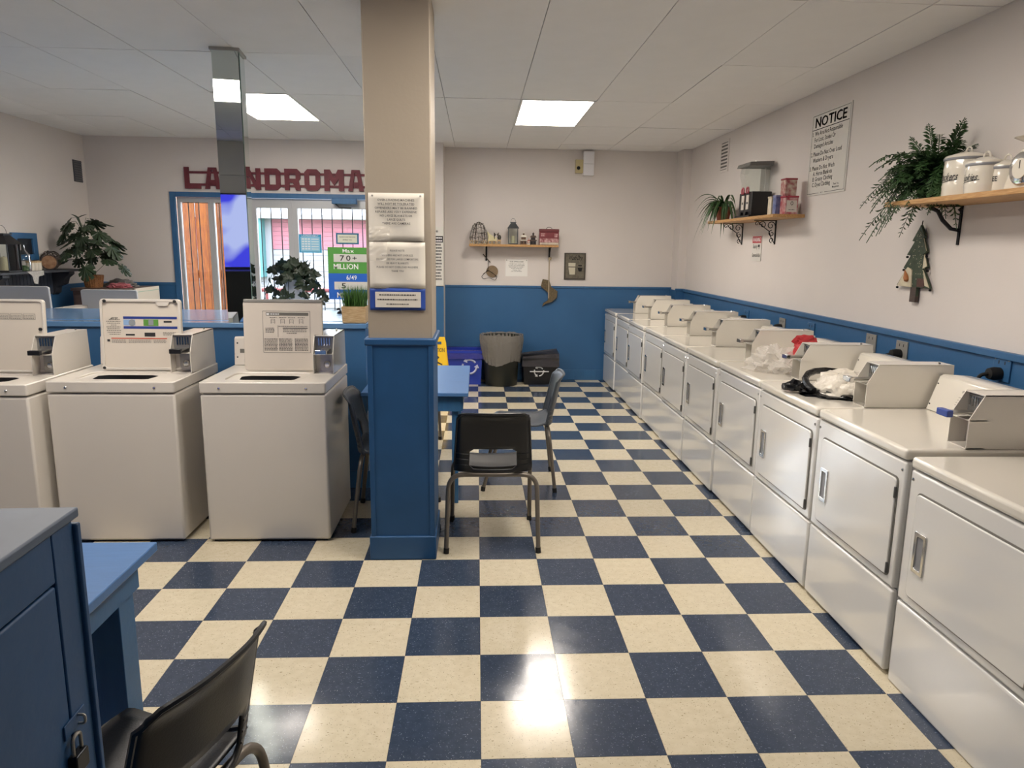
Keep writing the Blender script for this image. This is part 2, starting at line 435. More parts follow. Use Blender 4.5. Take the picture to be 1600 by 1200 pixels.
# blue dado panels and cap rails
def dado(name, parts, label):
    par = struct(obj(name, parts[0], BLUE), label, 'trim')
    if len(parts) > 1: obj('cap_rail', parts[1], BLUED, par, bevel=.003)
    if len(parts) > 2: obj('skirting', parts[2], BLUED, par, bevel=.003)
    return par
dado('trim_1', [B(XR-.012, XR, YB, 6.62, 0, DADO-.03), B(XR-.03, XR, YB, 6.62, DADO-.035, DADO), B(XR-.022, XR, YB, 6.62, 0, .12)], 'blue wainscot with cap rail on the right wall')
dado('trim_2', [B(-.41, 2.40, YF-.012, YF, 0, DADO-.02), B(-.41, 2.40, YF-.022, YF, DADO-.022, DADO+.004), B(-.41, 2.40, YF-.022, YF, 0, .13)], 'blue wainscot on the far wall')
pb = bmesh.new(); box(pb, 2.388, 2.488, 6.608, 6.62, 0, DADO-.02); box(pb, 2.388, 2.40, 6.62, 6.868, 0, DADO-.02)
pc = bmesh.new(); box(pc, 2.378, 2.47, 6.598, 6.61, DADO-.022, DADO+.002)
dado('trim_3', [pb, pc], 'blue wainscot around the corner pilaster')
dado('trim_4', [B(XL, XL+.012, YB, YLW, 0, 1.19), B(XL, XL+.022, YB, YLW, 1.165, 1.195)], 'blue wainscot on the left wall')
lb = bmesh.new(); box(lb, XL+.012, WX0-.051, YLW-.012, YLW, 0, 1.19); 
lc = bmesh.new(); box(lc, XL+.022, WX0-.051, YLW-.022, YLW-.012, 1.165, 1.195)
dado('trim_5', [lb, lc], 'blue wainscot left of the entrance glazing')
obj_ = dado('trim_6', [B(-.50, -.41, YLW-.012, YLW, 0, 1.18)], 'narrow blue wainscot right of the entrance')
dado('trim_7', [B(XL, XR, YB, YB+.012, 0, 1.18)], 'blue wainscot behind the viewpoint')

# ------------------------------------------------------------------ entrance glazing
tr = bmesh.new()
box(tr, -3.493, WX0, YLW-.02, YLW+.02, 0, WZ+.055); box(tr, WX0, WX1, YLW-.02, YLW+.02, WZ, WZ+.055); box(tr, WX1, WX1+.06, YLW-.02, YLW+.02, 0, WZ+.055)
struct(obj('trim_8', tr, BLUED, bevel=.003), 'blue painted casing around the entrance glazing', 'trim')
def glazing(name, x0, x1, label, fw=.05, z0=0.08, z1=2.10, cat='window'):
    w = struct(obj(name, ringplate(bmesh.new(), [(x0, .02), (x1, .02), (x1, WZ), (x0, WZ)], [(x0+fw, z0), (x1-fw, z0), (x1-fw, z1), (x0+fw, z1)], YLW+.03, YLW+.09, 'y'), ALU, bevel=.003), label, cat)
    obj('pane', B(x0+fw-.005, x1-fw+.005, YLW+.055, YLW+.061, z0-.005, z1+.005), GLASS, w)
    return w
glazing('window_1', WX0, -3.055, 'narrow floor-length side window at the left of the entrance', .035)
glazing('window_2', -3.055, -2.60, 'narrow window pane behind the mirrored column', .03)
glazing('window_3', -2.60, -2.145, 'glass pane left of the entrance door', .05, z1=2.05)
d1 = glazing('door_1', -2.145, -1.20, 'glass entrance door with white frame and security bars outside', .06, z1=2.05, cat='door')
glazing('window_4', -1.20, WX1, 'glass pane right of the entrance door hidden by the pillar', .05, z1=2.05)
dc = thing('door_closer', 'blue painted door closer on the head of the glass door', 'door closer', (-1.53, YLW-.03, 2.10))
obj('body', B(-.14, .14, -.05, 0.009, .0, .065), BLUED, dc, bevel=.006)
obj('arm', tube(bmesh.new(), [(-.1, -.03, 0), (-.05, -.06, -.04), (.08, -.04, -.045)], .008), DARK, dc)
# security bars outside
rb = thing('security_bars', 'thin dark vertical bars outside the entrance glazing', 'bars', (0, YLW+.22, 0))
x = -3.38
while x < -0.7:
    obj('bar', tube(bmesh.new(), [(x, 0, .05), (x, 0, 2.15)], .006, 6), IRON, rb); x += .118
obj('rail', B(-3.45, -.62, -.006, .006, .10, .12), IRON, rb)
obj('rail', B(-3.45, -.62, -.006, .006, 2.10, 2.12), IRON, rb)

# ------------------------------------------------------------------ outside
gr = tag(obj('ground', B(-30, 20, YLW+.16, 45, -.25, -.06), mat('lawn', '#5b6b39', 0.9, col2='#4c5d31', nscale=3)), 'bright green lawn outside the entrance', 'grass', kind='structure')
tag(obj('path', B(-9, 6, YLW+.16, 10.5, -.06, -.03), mat('concrete', '#8f8d88', 0.9, noise=.1)), 'pale concrete path outside the entrance', 'path', kind='structure')
fence = thing('wooden_fence', 'orange timber board fence beside the left window', 'fence', (-4.15, 7.5, 0))
ow = mat('orange_timber', '#91520f', 0.6, col2='#763a12', nscale=8, stretch=(8, 8, 1), rnd=.18)
for k in range(9):
    obj('board', B(-.07, .07, -.012, .012, 0, 2.6), ow, fence, bevel=.003, loc=(-.25+k*.145, random.uniform(-.01, .01), 0))
obj('rail', B(-.4, 1.05, .02, .06, 1.2, 1.3), ow, fence)
obj('post', B(1.06, 1.22, -.05, .1, -.03, 2.6), mat('brown_post', '#8d6a5a', 0.8, noise=.3), fence)
hr = thing('handrail', 'dark red metal handrail outside the entrance', 'handrail', (0, 8.2, 0))
RR = mat('red_metal', '#8e4a4e', 0.5)
obj('rail', tube(bmesh.new(), [(-4.6, 0, 1.02), (0.2, 0, 1.02)], .03), RR, hr)
for x in (-4.5, -2.95, -1.4, .1): obj('post', tube(bmesh.new(), [(x, 0, -.03), (x, 0, 1.0)], .02), RR, hr)
hs = thing('house', 'pink and white clapboard house across the lawn with a teal bay', 'building', (0, 17, -.06))
pink = mat('pink_siding', '#8c5663', 0.7); wsid = mat('white_siding', '#7f8088', 0.7); teal = mat('teal_siding', '#3f7278', 0.7)
obj('wall', B(-13, 6, .05, 6, 0, 2.5), wsid, hs)
for k in range(8):
    obj('clapboard', B(-13, 6, .0, .05, 1.60+k*.112, 1.60+k*.112+.107), pink, hs)
for k in range(11):
    obj('clapboard', B(-13, 6, .0, .04, .1+k*.135, .1+k*.135+.125), wsid, hs)
rf = bmesh.new(); prism(rf, [(-.5, 2.45), (3, 3.7), (6.5, 2.45), (6.5, 2.35), (-.5, 2.35)], -13.5, 6.5, 'x')
obj('roof', rf, mat('pale_roof', '#83858b', 0.9, noise=.2, nscale=8), hs)
obj('bay', B(-5.98, -5.42, -.35, 0, .9, 2.45), teal, hs)
w_ = obj('window', B(-5.86, -5.50, -.40, -.35, 1.35, 2.05), mat('window_frame_white', '#eef0f0', .5), hs)
obj('pane', B(-5.82, -5.54, -.41, -.39, 1.4, 1.68), mat('house_glass', '#8fb5c4', .1), w_)
obj('pane', B(-5.82, -5.54, -.41, -.39, 1.72, 2.0), MATS['house_glass'], w_)
obj('corner_trim', B(-5.42, -5.25, -.05, 0.0, 0, 2.45), wsid, hs)

# ------------------------------------------------------------------ pillar
pl = thing('pillar', 'beige pillar boxed in blue below, with notices pinned on its face', 'pillar', (-.405, 1.55, 0))
pl['kind'] = 'structure'
obj('shaft', B(-.157, .162, .0, .36, 1.17, H), BEIGE, pl, bevel=.006)
obj('casing', B(-.163, .168, -.012, .372, .02, 1.15), BLUECAB, pl, bevel=.003)
obj('base_board', B(-.172, .176, -.024, .38, 0, .13), BLUECAB, pl, bevel=.006)
obj('cap', B(-.176, .182, -.022, .382, 1.14, 1.178), BLUECAB, pl, bevel=.008)
for x0, x1 in ((-.163, -.138), (.143, .168)): obj('corner_strip', B(x0, x1, -.019, -.011, .13, 1.14), BLUECAB, pl, bevel=.002)
YP = 1.55
def pinned(name, label, px0, py0, px1, py1, lines, lift=.002, tilt=0, back=None):
    a = onY(px0, py0, YP); b = onY(px1, py1, YP); w, h = b.x-a.x, a.z-b.z
    t = thing(name, label, 'notice', ((a.x+b.x)/2, YP-lift, (a.z+b.z)/2)); t.rotation_euler = (0, tilt, 0)
    bm = bmesh.new(); nx, nz = 8, 8
    g = [[bm.verts.new((-w/2+w*i/nx, -.002-.004*math.sin(i*1.1+j*.6)*(0.3+.7*(1-j/nz)), -h/2+h*j/nz)) for i in range(nx+1)] for j in range(nz+1)]
    for j in range(nz):
        for i in range(nx): bm.faces.new((g[j][i], g[j][i+1], g[j+1][i+1], g[j+1][i]))
    obj('sheet', bm, PAPER if not back else back, t, smooth=True, solid=.0008)
    if lines: lettering(t, (0, -.0085, 0), (1, 0, 0), (0, 0, 1), [(s, 0, h/2-h*fy, hh, ww*w if ww else None) for s, fy, hh, ww in lines], INK)
    return t, w, h
t, w, h = pinned('notice_sheet', 'upper paper notice under plastic on the pillar, warning against over-loading machines', 575, 301, 663, 377,
    [('OVER-LOADING MACHINES', .17, .010, .66), ('WILL NOT BE TOLERATED', .25, .010, .66), ('OFFENDERS MAY BE BANNED', .335, .010, .76), ('REPAIRS ARE VERY EXPENSIVE', .415, .010, .74),
     ('NO LARGE BLANKETS OR', .495, .010, .58), ('LARGE QUILTS', .575, .010, .32), ('THERE ARE CAMERAS', .655, .010, .50)], .003)
obj('underline', B(-.33*w, .33*w, -.0095, -.0088, h*.235, h*.238), INK, t)
for x in (-.42, .44): obj('pin', lathe(bmesh.new(), [(0, 0), (.005, .001), (.005, .004), (0, .006)], 10, M=Matrix.Translation((x*w, -.008, h*.44)) @ Matrix.Rotation(PI/2, 4, 'X')), STEEL, t)
def crumple(name, cx, cz, w, h, par, seed):
    random.seed(seed); bm = bmesh.new(); n = 7
    g = [[bm.verts.new((cx-w/2+w*i/n, -.012-random.random()*.012, cz-h/2+h*j/n)) for i in range(n+1)] for j in range(n+1)]
    for j in range(n):
        for i in range(n):
            bm.faces.new((g[j][i], g[j][i+1], g[j+1][i+1], g[j+1][i]))
    return obj(name, bm, film_mat('clear_wrap_%d' % seed, '#f4efe4', .22, .12), par)
crumple('plastic_cover', -.30*w, -.36*h, .10, .075, t, 3)
t, w, h = pinned('notice_sheet', 'lower paper notice on the pillar asking not to overload washers', 577, 378, 665, 451,
    [('PLEASE NOTE', .20, .009, .26), ('WASHERS ARE NOT OVERSIZE', .30, .009, .56), ('DO NOT USE FOR LARGE COMFORTERS', .385, .009, .75), ('OR HEAVY BLANKETS', .47, .009, .40),
     ('PLEASE DO NOT OVERLOAD WASHERS', .555, .009, .74), ('THANK YOU', .64, .009, .22)], .003)
crumple('plastic_cover', -.34*w, .30*h, .09, .09, t, 4)
t, w, h = pinned('notice_card', 'small white card on a blue backing board low on the pillar', 578, 450, 665, 485, None, .004, back=mat('royal_blue_card', '#24479a', .5))
obj('card', B(-.40*w, .42*w, -.0125, -.009, -.36*h, .34*h), PAPER, t)
bm = bmesh.new()
for q_, y_ in ((.33, .18), (.36, -.03), (.20, -.24)): fake_lines(bm, (0, -.0126, 0), (1, 0, 0), (0, 0, 1), -q_*w, q_*w, y_*h, .0055)
obj('print', bm, INK, t)

# ------------------------------------------------------------------ half wall, ledge, mirrored column
hw = bmesh.new(); box(hw, XL+.022, -.755, 2.71, 3.63, 0, 1.10)
hwo = struct(obj('wall_half', hw, BLUE), 'blue half wall behind the washers', 'wall')
obj('skirting', B(XL+.03, -.745, 2.70, 2.709, 0, .12), BLUED, hwo)
lm = mat('ledge_blue_gloss', '#5f8cbc', 0.22, noise=.06, nscale=5, coat=.3)
lg = tag(obj('ledge', B(XL+.022, -.745, 2.83, 3.65, 1.10, 1.13), lm, bevel=.004), 'glossy blue ledge on top of the half wall', 'ledge'); lg['kind'] = 'structure'
obj('front_board', B(XL+.022, -.745, 2.69, 2.822, 1.095, 1.128), lm, lg, bevel=.004)
mc = thing('mirrored_column', 'square column clad in tall mirror panels standing on the ledge', 'column', (-1.565, 2.78, 1.13), math.radians(6)); mc['kind'] = 'structure'
tl = math.atan2(.035, 1.67)
obj('core', B(-.070, .070, -.066, .07, .0, 1.655), mat('column_core', '#8a8f8c', .6), mc)
sh = Matrix.Shear('XY', 4, (0, 0))
def mpanel(x0, x1, z0, z1, face):
    bm = bmesh.new()
    if face == 'f':
        y0, y1 = -.080-math.tan(tl)*z0, -.080-math.tan(tl)*z1
        prism(bm, [(y0, z0), (y1, z1), (y1+.006, z1), (y0+.006, z0)], x0, x1, 'x')
    elif face == 'r': box(bm, .071, .077, -.078, .078, z0, z1)
    else: box(bm, -.077, -.071, -.078, .078, z0, z1)
    return bm
for z0, z1 in ((0.0, .925), (.927, 1.66)):
    obj('mirror_panel', mpanel(-.077, .077, z0, z1, 'f'), MIRROR, mc)
    obj('mirror_panel', mpanel(0, 0, z0, z1, 'r'), MIRROR, mc); obj('mirror_panel', mpanel(0, 0, z0, z1, 'l'), MIRROR, mc)
obj('mirror_edge', B(.077, .080, -.084, -.078, 0, 1.66), MIRE, mc)
obj('top_trim', B(-.088, .088, -.125, .09, 1.655, 1.67), mat('column_trim', '#a8a69f', .6), mc)

# ------------------------------------------------------------------ machines
def coin_box(root, x0, x1, y0, y1, z0, z1, handle):
    """hollow meter case: thing > coin_box > slide, lock; open recesses in front"""
    t_ = .004; zm = z0+(z1-z0)*.52
    prof = [(y0, z0), (y0, zm+.008), (y0+.05, z1), (y1, z1), (y1+.012, z0)]
    bm = bmesh.new()
    prism(bm, prof, x1-t_, x1, 'x'); prism(bm, prof, x0, x0+t_, 'x')
    prism(bm, [(y0+.05, z1), (y1, z1), (y1, z1-t_), (y0+.05, z1-t_)], x0, x1, 'x')
    prism(bm, [(y0+.002, zm), (y0+.07, zm), (y0+.07, zm+t_), (y0+.002, zm+t_)], x0, x1, 'x')
    box(bm, x0, x1, y0, y0+.07, z0, z0+t_)
    box(bm, x0+t_, x1-t_, y0+.07, y1, z0, z1-t_)
    c = obj('coin_box', bm, CREAMM if handle == 'silver' else WASHM, root)
    obj('inner_plate', B(x0+t_, x1-t_, y0+.062, y0+.0695, zm+t_, z1-.012), GREYM, c)
    obj('inner_plate', B(x0+.03, x1-t_, y0+.062, y0+.0695, z0+.01, zm-.006), STEEL, c)
    xm = (x0+x1)/2
    sb = bmesh.new()
    for k in range(5): box(sb, xm-.035+k*.015, xm-.028+k*.015, y0+.052, y0+.062, zm+.045, z1-.016)
    obj('coin_slot', sb, CHROME, c)
    s = bmesh.new(); box(s, xm-.022, xm+.030, y0-.055, y0+.062, zm+.022, zm+.028); box(s, xm-.022, xm-.018, y0-.055, y0+.06, zm+.01, zm+.028)
    sl = obj('coin_slide', s, STEEL, c, bevel=.001)
    obj('slide_grip', B(xm-.03, xm+.034, y0-.075, y0-.050, zm+.010, zm+.036), BLACK if handle == 'black' else (mat('blue_sticker', '#3a4f9a', .4) if handle == 'blue' else CHROME), c, bevel=.003)
    lk = obj('lock', lathe(bmesh.new(), [(0, 0), (.02, 0), (.02, .012), (.013, .018), (0, .018)], 16, M=Matrix.Translation((xm+.012, y0+.061, z0+.05)) @ Matrix.Rotation(PI/2, 4, 'X')), CHROME, c, smooth=True)
    obj('screw', lathe(bmesh.new(), [(0, 0), (.006, 0), (.004, .008), (0, .009)], 8, c=(xm+.02, y1-.05, z1)), CHROME, c)
    return c
def make_dryer(loc, label, handle='silver', labels=False):
    w = .347
    t = thing('tumble_dryer', label, 'dryer', loc, -PI/2, 'row of front-loading dryers along the right wall')
    obj('cabinet', B(-w+.002, w-.002, .028, .70, .02, .866), WHITEM, t, bevel=.006)
    obj('plinth', B(-w+.02, w-.02, .06, .68, 0, .022), DARK, t)
    obj('lower_panel', B(-w, w, 0, .03, .014, .352), WHITEM, t, bevel=.010, seg=3)
    fp = obj('front_panel', B(-w, w, 0, .03, .360, .864), WHITEM, t, bevel=.010, seg=3)
    for x in (-w+.018, w-.018): obj('screw', lathe(bmesh.new(), [(0, 0), (.007, 0), (.006, .003), (0, .004)], 8, M=Matrix.Translation((x, 0, .83)) @ Matrix.Rotation(PI/2, 4, 'X')), CHROME, t)
    obj('door_seal', prism(bmesh.new(), rrect(-.292, .316, .394, .796, .022), -.003, .002, 'y'), mat('seal_grey', '#77756f', .6), t)
    bm = prism(bmesh.new(), rrect(-.288, .310, .400, .790, .02), -.010, -.001, 'y')
    d = obj('door', bm, WHITEM, t, bevel=.006, seg=3)
    obj('handle', ringplate(bmesh.new(), rrect(-.262, -.196, .505, .660, .006), rrect(-.248, -.210, .522, .643, .005), -.016, -.009, 'y'), CHROME, d, bevel=.002)
    obj('handle_recess', B(-.250, -.208, -.0115, -.0095, .520, .645), mat('recess_grey', '#85868a', .3), d)
    for z in (.735, .43): obj('hinge', B(.305, .313, -.0125, -.003, z-.022, z+.022), mat('hinge_grey', '#5d5d5d', .4, metal=.5), d, bevel=.002)
    obj('top_panel', B(-w, w, -.006, .70, .870, .914), CREAMM, t, bevel=.014, seg=4)
    c = obj('control_console', prism(bmesh.new(), [(.50, .915), (.55, 1.072), (.565, 1.080), (.70, 1.072), (.70, .915)], -w+.004, .232, 'x'), CREAMM, t, bevel=.004)
    o = Vector((0, .50, .915)); r = Vector((1, 0, 0)); u = Vector((0, .05, .157)).normalized()
    lettering(c, o, r, u, [('SPEED QUEEN', -.12, .118, .010, .075)], INK, 'lettering')
    bm = bmesh.new()
    for k, (a, b) in enumerate(((-.165, -.075), (-.165, -.075), (-.17, -.08), (-.17, -.10))): fake_lines(bm, o, r, u, a, b, .094-k*.012, .003)
    obj('fine_print', bm, mat('grey_ink', '#77736c', .6), c)
    for x, z in ((-.33, .03), (-.33, .13)): obj('console_screw', lathe(bmesh.new(), [(0, 0), (.004, 0), (.004, .002), (0, .002)], 8, M=Matrix.Translation(o+r*x+u*z) @ Matrix.Rotation(PI/2, 4, 'X')), INK, c)
    coin_box(t, .234, .344, .222, .63, .914, 1.118, handle)
    return t
P0 = .43; PIT = .711
names = ['nearest whole one, blue sticker on its coin slide', 'second whole one, black-edged bag at its coin box', 'third whole one, clear red-trimmed bag on its top',
         'fourth full dryer from the front', 'fifth full dryer from the front', 'fourth dryer from the far wall', 'third dryer from the far wall', 'second dryer from the far wall', 'dryer farthest away beside the far wall']
X_D = 1.578
labs = ['white coin dryer, %s' % n for n in names]
d0 = make_dryer((X_D, P0+.35, 0), labs[0], 'blue')
dS = make_dryer((X_D, P0+.35+PIT, 0), labs[1], 'silver')
for k in range(2, 9):
    dup(dS, (X_D+random.uniform(-.006, .006), P0+.35+PIT*k, 0), None, labs[k])
d10 = dup(dS, (X_D+.0, .402-.35, -.014), None, 'white dryer cut off by the right edge, closest to the camera')

def make_washer(loc, label, kind, handle):
    w = .333
    t = thing('top_load_washer', label, 'washer', loc, 0, 'row of top-loading washers against the half wall')
    obj('cabinet', B(-w, w, 0, .66, .012, .838), WASHM, t, bevel=.012, seg=3)
    obj('foot_strip', B(-w+.02, w-.02, .02, .64, 0, .013), DARK, t)
    outer = rrect(-w-.002, w+.002, -.004, .665, .012); inner = rrect(-.235, .185, .075, .325, .05)
    tp = obj('top_panel', ringplate(bmesh.new(), outer, inner, .845, .905), WASHM, t, bevel=.006)
    seg = 28
    bm = bmesh.new(); ov = []
    inner2 = rrect(-.235, .185, .075, .325, .05, 6); N = len(inner2)
    cx, cyy = -.025, .215
    a = [bm.verts.new((p[0], p[1], .895)) for p in inner2]; b = []
    for p in inner2:
        ang = math.atan2((p[1]-cyy)/.125, (p[0]-cx)/.21); b.append(bm.verts.new((cx+.185*math.cos(ang), cyy+.008+.092*math.sin(ang), .889)))
    for i in range(N): bm.faces.new((a[i], a[(i+1) % N], b[(i+1) % N], b[i]))
    obj('deck', bm, WASHM, t, smooth=True)
    obj('tub', lathe(bmesh.new(), [(.185, .889), (.18, .86), (.18, .6), (0, .6)], 28, c=(cx, cyy+.008, 0), syy=.5), mat('tub_dark', '#2b2d31', .35, metal=.4), t, smooth=True)
    obj('agitator', lathe(bmesh.new(), [(0, .835), (.03, .83), (.04, .78), (.05, .6)], 16, c=(cx-.02, cyy, 0)), mat('agitator_grey', '#b5b2ab', .4), t, smooth=True)
    if kind != 'plain':
        for x in (-.23, .23): obj('screw', lathe(bmesh.new(), [(0, 0), (.008, 0), (.006, .004), (0, .005)], 10, M=Matrix.Translation((x, -.004, .872)) @ Matrix.Rotation(PI/2, 4, 'X')), CHROME, t)
    # lid standing open, leaning a little back
    lx0, lx1 = (-.195, .255); L = .405
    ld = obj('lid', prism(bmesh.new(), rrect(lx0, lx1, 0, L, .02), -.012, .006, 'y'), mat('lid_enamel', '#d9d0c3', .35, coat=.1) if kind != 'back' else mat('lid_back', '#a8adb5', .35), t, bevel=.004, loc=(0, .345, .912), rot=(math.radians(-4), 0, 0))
    o, r, u = (0, -.0125, 0), (1, 0, 0), (0, 0, 1)
    if kind == 'rim':
        obj('rim', ringplate(bmesh.new(), rrect(lx0, lx1, 0, L, .02), rrect(lx0+.014, lx1-.014, .014, L-.016, .015), -.022, -.012, 'y'), WASHM, ld, bevel=.003)
        obj('latch_tab', prism(bmesh.new(), [(.115, L-.016), (.195, L-.016), (.18, L-.038), (.13, L-.038)], -.021, -.012, 'y'), WASHM, ld)
        for x in (-.165, .225): obj('bumper', lathe(bmesh.new(), [(0, 0), (.009, 0), (.009, .008), (0, .010)], 10, M=Matrix.Translation((x, -.02, L-.012)) @ Matrix.Rotation(PI/2, 4, 'X')), DARK, ld)
        obj('bumper', lathe(bmesh.new(), [(0, 0), (.008, 0), (.008, .008), (0, .010)], 10, M=Matrix.Translation((lx0+.012, -.02, .012)) @ Matrix.Rotation(PI/2, 4, 'X')), DARK, ld)
        NB = mat('navy_label', '#2c3f8c', .5); GG = mat('green_label', '#5d9440', .5)
        def lab(x0, x1, z0, z1, m, nm='label_panel', f=.0005): obj(nm, B(x0, x1, -.0125-f, -.012, z0, z1), m, ld)
        lab(-.07, .23, .292, .306, NB); lab(-.07, .23, .236, .250, NB); lab(-.07, -.005, .255, .288, mat('light_blue_label', '#8fb0d8', .5), f=.0004)
        lab(.042, .125, .253, .289, GG); lab(.07, .098, .256, .287, mat('label_grey', '#8f9599', .5), f=.0009)
        obj('tub_picture', lathe(bmesh.new(), [(0, 0), (.019, 0), (.019, .0006), (0, .0006)], 18, M=Matrix.Translation((-.022, -.0127, .270)) @ Matrix.Rotation(PI/2, 4, 'X')), MATS['label_grey'], ld)
        lab(.155, .20, .272, .282, INK); lab(-.06, -.01, .197, .206, INK); lab(.045, .105, .192, .214, INK)
        lab(-.142, .17, .178, .184, mat('orange_label', '#c9614a', .5)); lab(-.165, -.15, .162, .175, INK)
        bm = bmesh.new()
        for k, (a_, b_) in enumerate(((-.135, -.10), (-.15, -.09), (-.165, -.085), (-.16, -.09), (-.14, -.11), (-.165, -.085), (-.16, -.09), (-.165, -.085), (-.16, -.085), (-.15, -.09))): fake_lines(bm, o, r, u, a_, b_, .296-k*.0105, .004)
        for k in range(3):
            for a_, b_ in ((-.138, -.06), (-.045, .08), (.095, .165)): fake_lines(bm, o, r, u, a_, b_, .170-k*.007, .003)
        for k in range(3): fake_lines(bm, o, r, u, .150, .22, .214-k*.007, .003)
        obj('fine_print', bm, mat('grey_ink', '#77736c', .6), ld)
        lettering(ld, o, r, u, [('MAX. FILL', -.12, .290, .007, .04)], INK)
    elif kind == 'print':
        obj('lid_edge', prism(bmesh.new(), rrect(lx0+.004, lx1-.002, L-.012, L+.006, .006), -.016, .012, 'y'), mat('lid_edge_grey', '#8d8b86', .4), ld, bevel=.003)  # darker grey strip along the lid's top edge
        obj('label_frame', ringplate(bmesh.new(), rrect(-.085, .185, .105, .345, .002, 1), rrect(-.083, .183, .107, .343, .002, 1), -.0128, -.012, 'y'), mat('grey_ink', '#77736c', .6), ld)
        obj('label_bar', B(-.065, .175, -.0128, -.012, .318, .336), mat('label_dark', '#6b6963', .5), ld)
        bm = bmesh.new(); fake_lines(bm, (0, -.0124, 0), r, u, -.04, .01, .324, .006); obj('label_text', bm, WHITEP, ld)
        obj('label_mark', B(-.062, -.047, -.0132, -.0128, .322, .332), WHITEP, ld)
        bm = bmesh.new()
        for q, xx in enumerate((-.045, .01, .06, .115)):
            fake_lines(bm, o, r, u, xx, xx+.04, .305, .003)
            for z in range(3): fake_lines(bm, o, r, u, xx+.008, xx+.03, .296-z*.009, .0015)
            box(bm, xx+.007, xx+.0085, -.0128, -.012, .272, .296); box(bm, xx+.028, xx+.0295, -.0128, -.012, .272, .296)
        for z in range(4): fake_lines(bm, o, r, u, -.07, -.02, .245-z*.008, .003)
        for z, (a_, b_) in enumerate(((.005, .17), (.03, .165), (.03, .165), (.03, .165), (.05, .11))): fake_lines(bm, o, r, u, a_, b_, .256-z*.010, .003)
        box(bm, .028, .17, -.0128, -.012, .244, .248); box(bm, .000, .0015, -.0128, -.012, .195, .262)
        for xx in (-.078, .005, .095):
            for z in range(9): fake_lines(bm, o, r, u, xx, xx+.075, .182-z*.008, .0035)
        obj('fine_print', bm, INK, ld)
    elif kind == 'side':
        obj('rim', ringplate(bmesh.new(), rrect(lx0, lx1, 0, L, .02), rrect(lx0+.012, lx1-.012, .012, L-.014, .015), -.020, -.012, 'y'), WASHM, ld, bevel=.003)
        obj('bumper', lathe(bmesh.new(), [(0, 0), (.009, 0), (.009, .008), (0, .010)], 10, M=Matrix.Translation((lx1-.025, -.012, .24)) @ Matrix.Rotation(PI/2, 4, 'X')), DARK, ld)
        for k in range(3): obj('label_frame', ringplate(bmesh.new(), rrect(.0+k*.07, .065+k*.07, .292, .325, .002, 1), rrect(.0015+k*.07, .0635+k*.07, .2935, .3235, .002, 1), -.0128, -.012, 'y'), mat('grey_ink', '#77736c', .6), ld)
        bm = bmesh.new()
        for k in range(3):
            for z in range(3): fake_lines(bm, o, r, u, .004+k*.07, .058+k*.07, .314-z*.008, .003)
        obj('fine_print', bm, mat('grey_ink', '#77736c', .6), ld)
    c = obj('control_console', prism(bmesh.new(), [(.565, .906), (.585, 1.068), (.600, 1.078), (.66, 1.072), (.66, .906)], -w+.004, .205, 'x'), WASHM, t, bevel=.004)
    obj('panel_seam', B(-w+.003, .206, .5735, .576, .972, .975), mat('grey_ink', '#77736c', .6), c)
    o = Vector((0, .566, .906)); uu = Vector((0, .02, .162)).normalized()
    plate(c, o, (1, 0, 0), uu, -.295, -.215, .075, .10, .001, mat('label_dark', '#6b6963', .5), 'badge')
    for z in (.05, .135): obj('console_screw', lathe(bmesh.new(), [(0, 0), (.005, 0), (.005, .002), (0, .002)], 8, M=Matrix.Translation(o+uu*z+Vector((-.31, 0, 0))) @ Matrix.Rotation(PI/2, 4, 'X')), INK, c)
    coin_box(t, .212, .328, .262, .635, .905, 1.122, handle)
    return t
w1 = make_washer((-1.165, 1.778, 0), 'beige top-load washer nearest the pillar, open lid with black printed instructions', 'print', 'silver')
w2 = make_washer((-1.965, 1.785, 0), 'beige top-load washer with blue and green instruction label on its open lid', 'rim', 'black')
w3 = make_washer((-2.67, 1.69, 0), 'beige top-load washer cut off by the left edge, open lid with small printed boxes', 'side', 'black')
for k, (x, lab) in enumerate(((-3.69, 'washer beyond the half wall at the left edge, grey back of lid showing'), (-3.01, 'washer beyond the half wall, lid corner showing before the brown dresser'))):
    b = dup(w3, (x, 4.40 if k else 4.36, 0), PI, lab, 'washers on the far side of the half wall')
    for ch in b.children:
        if ch.name.startswith('lid'):
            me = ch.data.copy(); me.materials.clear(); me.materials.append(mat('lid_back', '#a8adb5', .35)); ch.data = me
            ch.scale = (1.0, 1, .90 if not k else .84)

